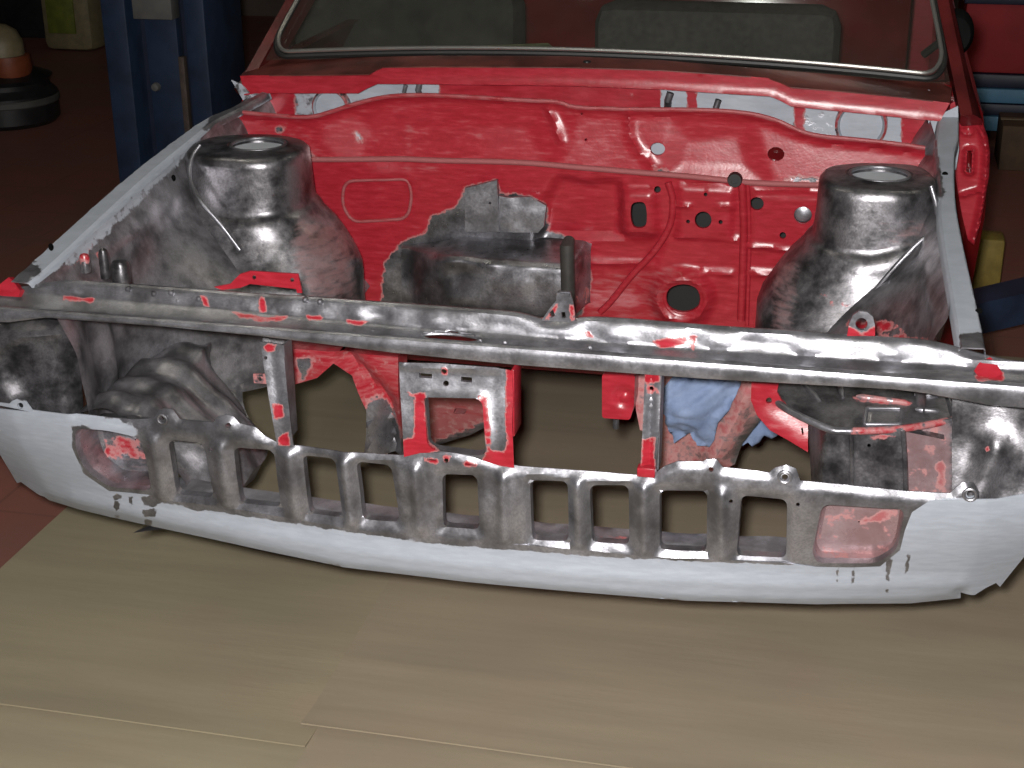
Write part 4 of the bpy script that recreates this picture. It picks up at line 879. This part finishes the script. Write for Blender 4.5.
# hinge pillar faces in front of the doors
HP = [(950,104),(962,98),(973,106),(982,122),(988,138),(990,152),(989,175),(984,205),(979,228),(974,245),(968,240),(962,215),(956,180)]
def rel_hp(px, V):
    h = -0.010*np.exp(-(segdist(px, rounded([(966,149),(973,149),(972,174),(965,172)], 3), True)/2.2)**2)-0.012*np.exp(-(segdist(px, smoothline([(964,104),(978,125),(986,150),(982,200),(973,240)]))/3)**2)-0.008*np.exp(-(segdist(px, [(963,195),(980,190)])/2.2)**2)-0.006*np.exp(-(segdist(px, circ(968,128,6), True)/2.5)**2)
    return np.stack([0*h, h, 0*h], 1)
hpr = sheet('hinge_pillar', HP, surfY(lambda x, z: 1.0+0*x, 1.0), 'body', car, [rounded([(967,151),(972,151),(971,172),(966,171)], 2)], 2.5, (0, 0.03, 0), 0, rel_hp, lambda V: pmpx(V, base=(1.2, 0, 0.25)), label='red hinge pillar')
V = onY(np.array([(950,104),(962,98),(973,106),(982,122),(988,138),(990,152),(989,175),(984,205),(979,228),(974,245),(962,215),(956,180)], float), 1.0); V[:, 0] *= -1
n = len(V); V2 = np.vstack([V, V+[0, 0.03, 0]])
mk('hinge_pillar', V2, [tuple(range(n)), tuple(range(2*n-1, n-1, -1))]+[(i, i+n, (i+1) % n+n, (i+1) % n) for i in range(n)], 'body', car, np.tile((1.2, 0, 0.25), (2*n, 1)))
# door mirror
P = onY([(952, 33)], 1.25)[0]
o = MB().lathe([(0.0, -0.035), (0.028, -0.03), (0.036, -0.01), (0.037, 0.02), (0.0, 0.024)], P+[0.006, 0, 0], 20, 'y'); V = np.array(o.V); V[:, 2] = P[2]+(V[:, 2]-P[2])*1.25; o.V = [tuple(v) for v in V]
dm = o.build('door_mirror', 'matte', car); MB().tube([P, P+[-0.05, 0.03, -0.05]], 0.008, 8).build('mirror_stem', 'black', dm)
# ---- interior
grid('dashboard', lambda u, v: (u, 1.01+0.025*v, 0.150+0.02*math.sin(v)-0.16*float(sst(2.4, 3, v))), np.linspace(-0.62, 0.62, 20), np.linspace(0, 3, 14), 'dash', car, None, (0, 0, -0.01))
def seat(pa, pb, y0, m='seat'):
    a, b = onY([pa], y0)[0], onY([pb], y0)[0]
    MB().box((a[0], y0, -0.12), (b[0], y0+0.13, a[2]), 0.045).build('seat_back', m, car)
    MB().box((a[0], y0-0.20, -0.25), (b[0], y0+0.06, -0.10), 0.04).build('seat_cushion', m, car)
seat((592, 4), (842, 4), 1.50); seat((285, -16), (517, -16), 1.55, 'seatdk')
MB().box((-0.62, 2.25, -0.38), (0.62, 2.32, 0.16), 0.02).build('rear_bulkhead', 'gloss', car)
q = np.array([onZ([p], 0.178)[0] for p in ((338,50),(440,47),(548,43),(556,49),(440,53),(340,55))]); mk('reflection_strip', *thicken(q, [tuple(range(5, -1, -1))], (0, 0, -0.004)), 'reflgreen', car)  # solid green strip stands in for a reflection above the dashboard

# ================================================================ LOOSE AND BACKGROUND THINGS
# blue rag stuffed between the arm and the rail
RAG = [(664,389),(670,380),(690,374),(737,368),(741,380),(734,395),(727,412),(716,425),(711,443),(704,452),(694,448),(686,436),(679,440),(671,446),(666,430),(668,412),(662,402)]
def rel_rag(px, V):
    q = (px[:, 0]*0.75+px[:, 1]*0.65)/9.0+5.0*nz(V, 9, 2); h = -0.009*np.abs(np.sin(q))-0.05*np.abs(nz(V, 11))-0.014*np.abs(nz(V, 38, 5))-0.010*polymask(px, RAG, 14)+0.03
    return np.stack([0.3*h, h, 0*h], 1)
rg = thing('cloth_rag', 'crumpled light blue cloth rag lying on the red arm behind the right strut', 'rag', tuple(onY([(700, 452)], 0.30)[0]+[0, 0, ZB]))
sheet('cloth', RAG, surfY(lambda x, z: 0.285+0.1*np.clip(-0.2-z, 0, .2), .3), 'rag', rg, [], 3.2, (0, 0.006, 0), 0, rel_rag, None, angle=80)
sheet('cloth_tail', [(734,440),(742,428),(752,415),(765,422),(778,432),(777,437),(771,440),(764,436),(759,444),(752,446),(748,442),(742,446)], surfY(lambda x, z: 0.43+0*x, .43), 'rag', rg, [], 3, (0, 0.01, 0), 0, lambda px, V: np.stack([0*px[:, 0], 0.02*nz(V, 25)-0.01*polymask(px, [(742,428),(778,432),(752,446)], 5), 0*px[:, 0]], 1), None, angle=80)

# two-post lift: left column
lc = thing('lift_column', 'tall dark blue vehicle lift column left of the car', 'lift', (-1.71, 2.72, 0), 'vehicle lift columns')
MB().box((-1.885, 2.60, FZ), (-1.80, 2.90, 2.3), 0.006).build('column_rail', 'blue', lc)
MB().box((-1.60, 2.60, FZ), (-1.53, 2.90, 2.3), 0.006).build('column_rail', 'blue', lc)
MB().box((-1.80, 2.70, FZ), (-1.60, 2.90, 2.3), 0.0).build('column_back', 'bluedk', lc)
MB().box((-1.765, 2.655, FZ+0.05), (-1.655, 2.70, 2.2), 0.004).build('carriage_plate', 'blue', lc)
MB().box((-1.775, 2.60, -0.03), (-1.64, 2.66, 0.40), 0.004).build('cover_plate', 'grey', lc)
MB().box((-1.645, 2.625, FZ+0.02), (-1.625, 2.65, -0.15), 0.002).build('cable_guide', 'cable', lc)
P = onY([(156, 87)], 2.65)[0]; MB().lathe([(0.0, -0.012), (0.012, -0.01), (0.015, 0.0), (0.015, 0.01)], P, 14, 'y').build('bolt', 'grey', lc)
MB().box((-2.0, 2.45, FZ), (-1.42, 3.05, FZ+0.025), 0.004).build('base_plate', 'bluedk', lc)
def arm(t, x0, x1, y1):
    s = 1 if x0 > 0 else -1
    a = np.array([x0, 2.60, -0.50]); b = np.array([x1, y1, -0.51]); d = b-a; d /= np.linalg.norm(d); n_ = np.array([-d[1], d[0], 0])*0.05
    V = [];
    for p, k in ((a, 1.2), (b, 0.8)):
        for q, z in ((-1, -0.04), (1, -0.04), (1, 0.04), (-1, 0.04)): V.append(p+n_*q*k+[0, 0, z])
    mk('lift_arm', V, [(0,1,2,3),(7,6,5,4),(0,4,5,1),(1,5,6,2),(2,6,7,3),(3,7,4,0)], 'blue', t, angle=20)
    MB().lathe([(0.055, 0.0), (0.055, 0.03), (0.03, 0.035), (0.03, 0.06), (0.0, 0.06)], b+[0, 0, 0.0], 20).build('lift_pad', 'yellow', t)
arm(lc, -1.6, -0.62, 1.5); arm(lc, -1.6, -0.62, 2.85)
rc = thing('lift_column', 'dark blue vehicle lift with its arm reaching under the right side of the car', 'lift', (1.95, 2.72, 0), 'vehicle lift columns')
MB().box((1.80, 2.60, FZ), (1.88, 2.90, 2.3), 0.006).build('column_rail', 'blue', rc)
MB().box((2.06, 2.60, FZ), (2.14, 2.90, 2.3), 0.006).build('column_rail', 'blue', rc)
MB().box((1.88, 2.70, FZ), (2.06, 2.90, 2.3), 0.0).build('column_back', 'bluedk', rc)
arm(rc, 1.85, 0.62, 1.5)
P = onZ([(985, 252)], -0.60)[0]; MB().box(tuple(P+[-0.05, -0.04, -0.12]), tuple(P+[0.05, 0.06, 0.05]), 0.01).build('rubber_block', 'yellow', rc)

# red cabinet with blue bands, far right
cb = thing('tool_cabinet', 'red steel cabinet with blue bands along its lower edge behind the car', 'cabinet', (1.55, 4.7, 0))
MB().box((0.88, 4.40, -0.44), (2.3, 5.0, 0.9), 0.01).build('cabinet_body', 'cabred', cb)
for z0, z1, m_ in ((-0.495, -0.44, 'bluedk'), (-0.555, -0.497, 'bluelt'), (-0.605, -0.557, 'bluedk'), (-0.668, -0.607, 'bluelt')):
    MB().box((0.90, 4.385, z0), (2.28, 5.0, z1-0.002), 0.005).build('drawer_band', m_, cb)
MB().box((0.87, 4.38, -0.17), (2.31, 4.42, -0.115), 0.005).build('top_rail', 'bluedk', cb)
for x in (0.95, 2.2): MB().box((x, 4.5, FZ), (x+0.08, 4.9, -0.668), 0.005).build('foot', 'black', cb)
bx = thing('carton', 'small dark brown carton on the floor below the red cabinet', 'box', (1.18, 4.05, 0))
MB().box((1.03, 3.95, FZ), (1.35, 4.2, FZ+0.17), 0.006).build('box', 'brownbox', bx)
MB().box((1.03, 4.06, FZ+0.168), (1.35, 4.09, FZ+0.172), 0.0).build('tape_strip', 'cream', bx)

# dim machine and bottle on the left
vm = thing('floor_machine', 'dark floor machine with cream and orange cap at the far left', 'machine', (-3.1, 4.0, 0))
MB().lathe([(0.20, 0.0), (0.22, 0.02), (0.22, 0.13), (0.19, 0.16), (0.19, 0.18), (0.205, 0.20), (0.10, 0.24), (0, 0.24)], (-3.12, 4.0, FZ), 28).build('drum', 'black', vm)
MB().lathe([(0.222, 0.0), (0.226, 0.005), (0.226, 0.025), (0.222, 0.03)], (-3.12, 4.0, FZ+0.09), 28).build('band', 'greydk', vm)
MB().lathe([(0.085, 0.0), (0.10, 0.04), (0.095, 0.10), (0, 0.10)], (-3.06, 3.95, FZ+0.20), 20).build('collar', 'orange', vm)
MB().lathe([(0.094, 0.0), (0.092, 0.05), (0.07, 0.10), (0.03, 0.125), (0.0, 0.13)], (-3.08, 3.95, FZ+0.30), 20).build('cap', 'cream', vm)
sk = thing('plastic_canister', 'pale plastic canister with yellow-green label by the blue column', 'canister', (-3.70, 5.75, 0))
MB().box((-3.85, 5.62, FZ), (-3.55, 5.88, FZ+0.62), 0.05).build('canister_body', 'cream', sk)
MB().box((-3.80, 5.608, FZ+0.10), (-3.64, 5.625, FZ+0.36), 0.004).build('label', 'lime', sk)
MB().lathe([(0.06, 0.0), (0.06, 0.05), (0.05, 0.06), (0, 0.06)], (-3.70, 5.75, FZ+0.62), 16).build('cap', 'cream', sk)
bc = thing('storage_cupboard', 'black storage cupboard against the back wall at far left', 'cupboard', (-4.4, 6.4, 0))
MB().box((-5.0, 6.0, FZ), (-4.0, 6.9, 1.2), 0.01).build('cupboard_body', 'black', bc)
for x in (-4.99, -4.49): MB().box((x, 5.985, FZ+0.05), (x+0.48, 6.0, 1.15), 0.003).build('door', 'black', bc)
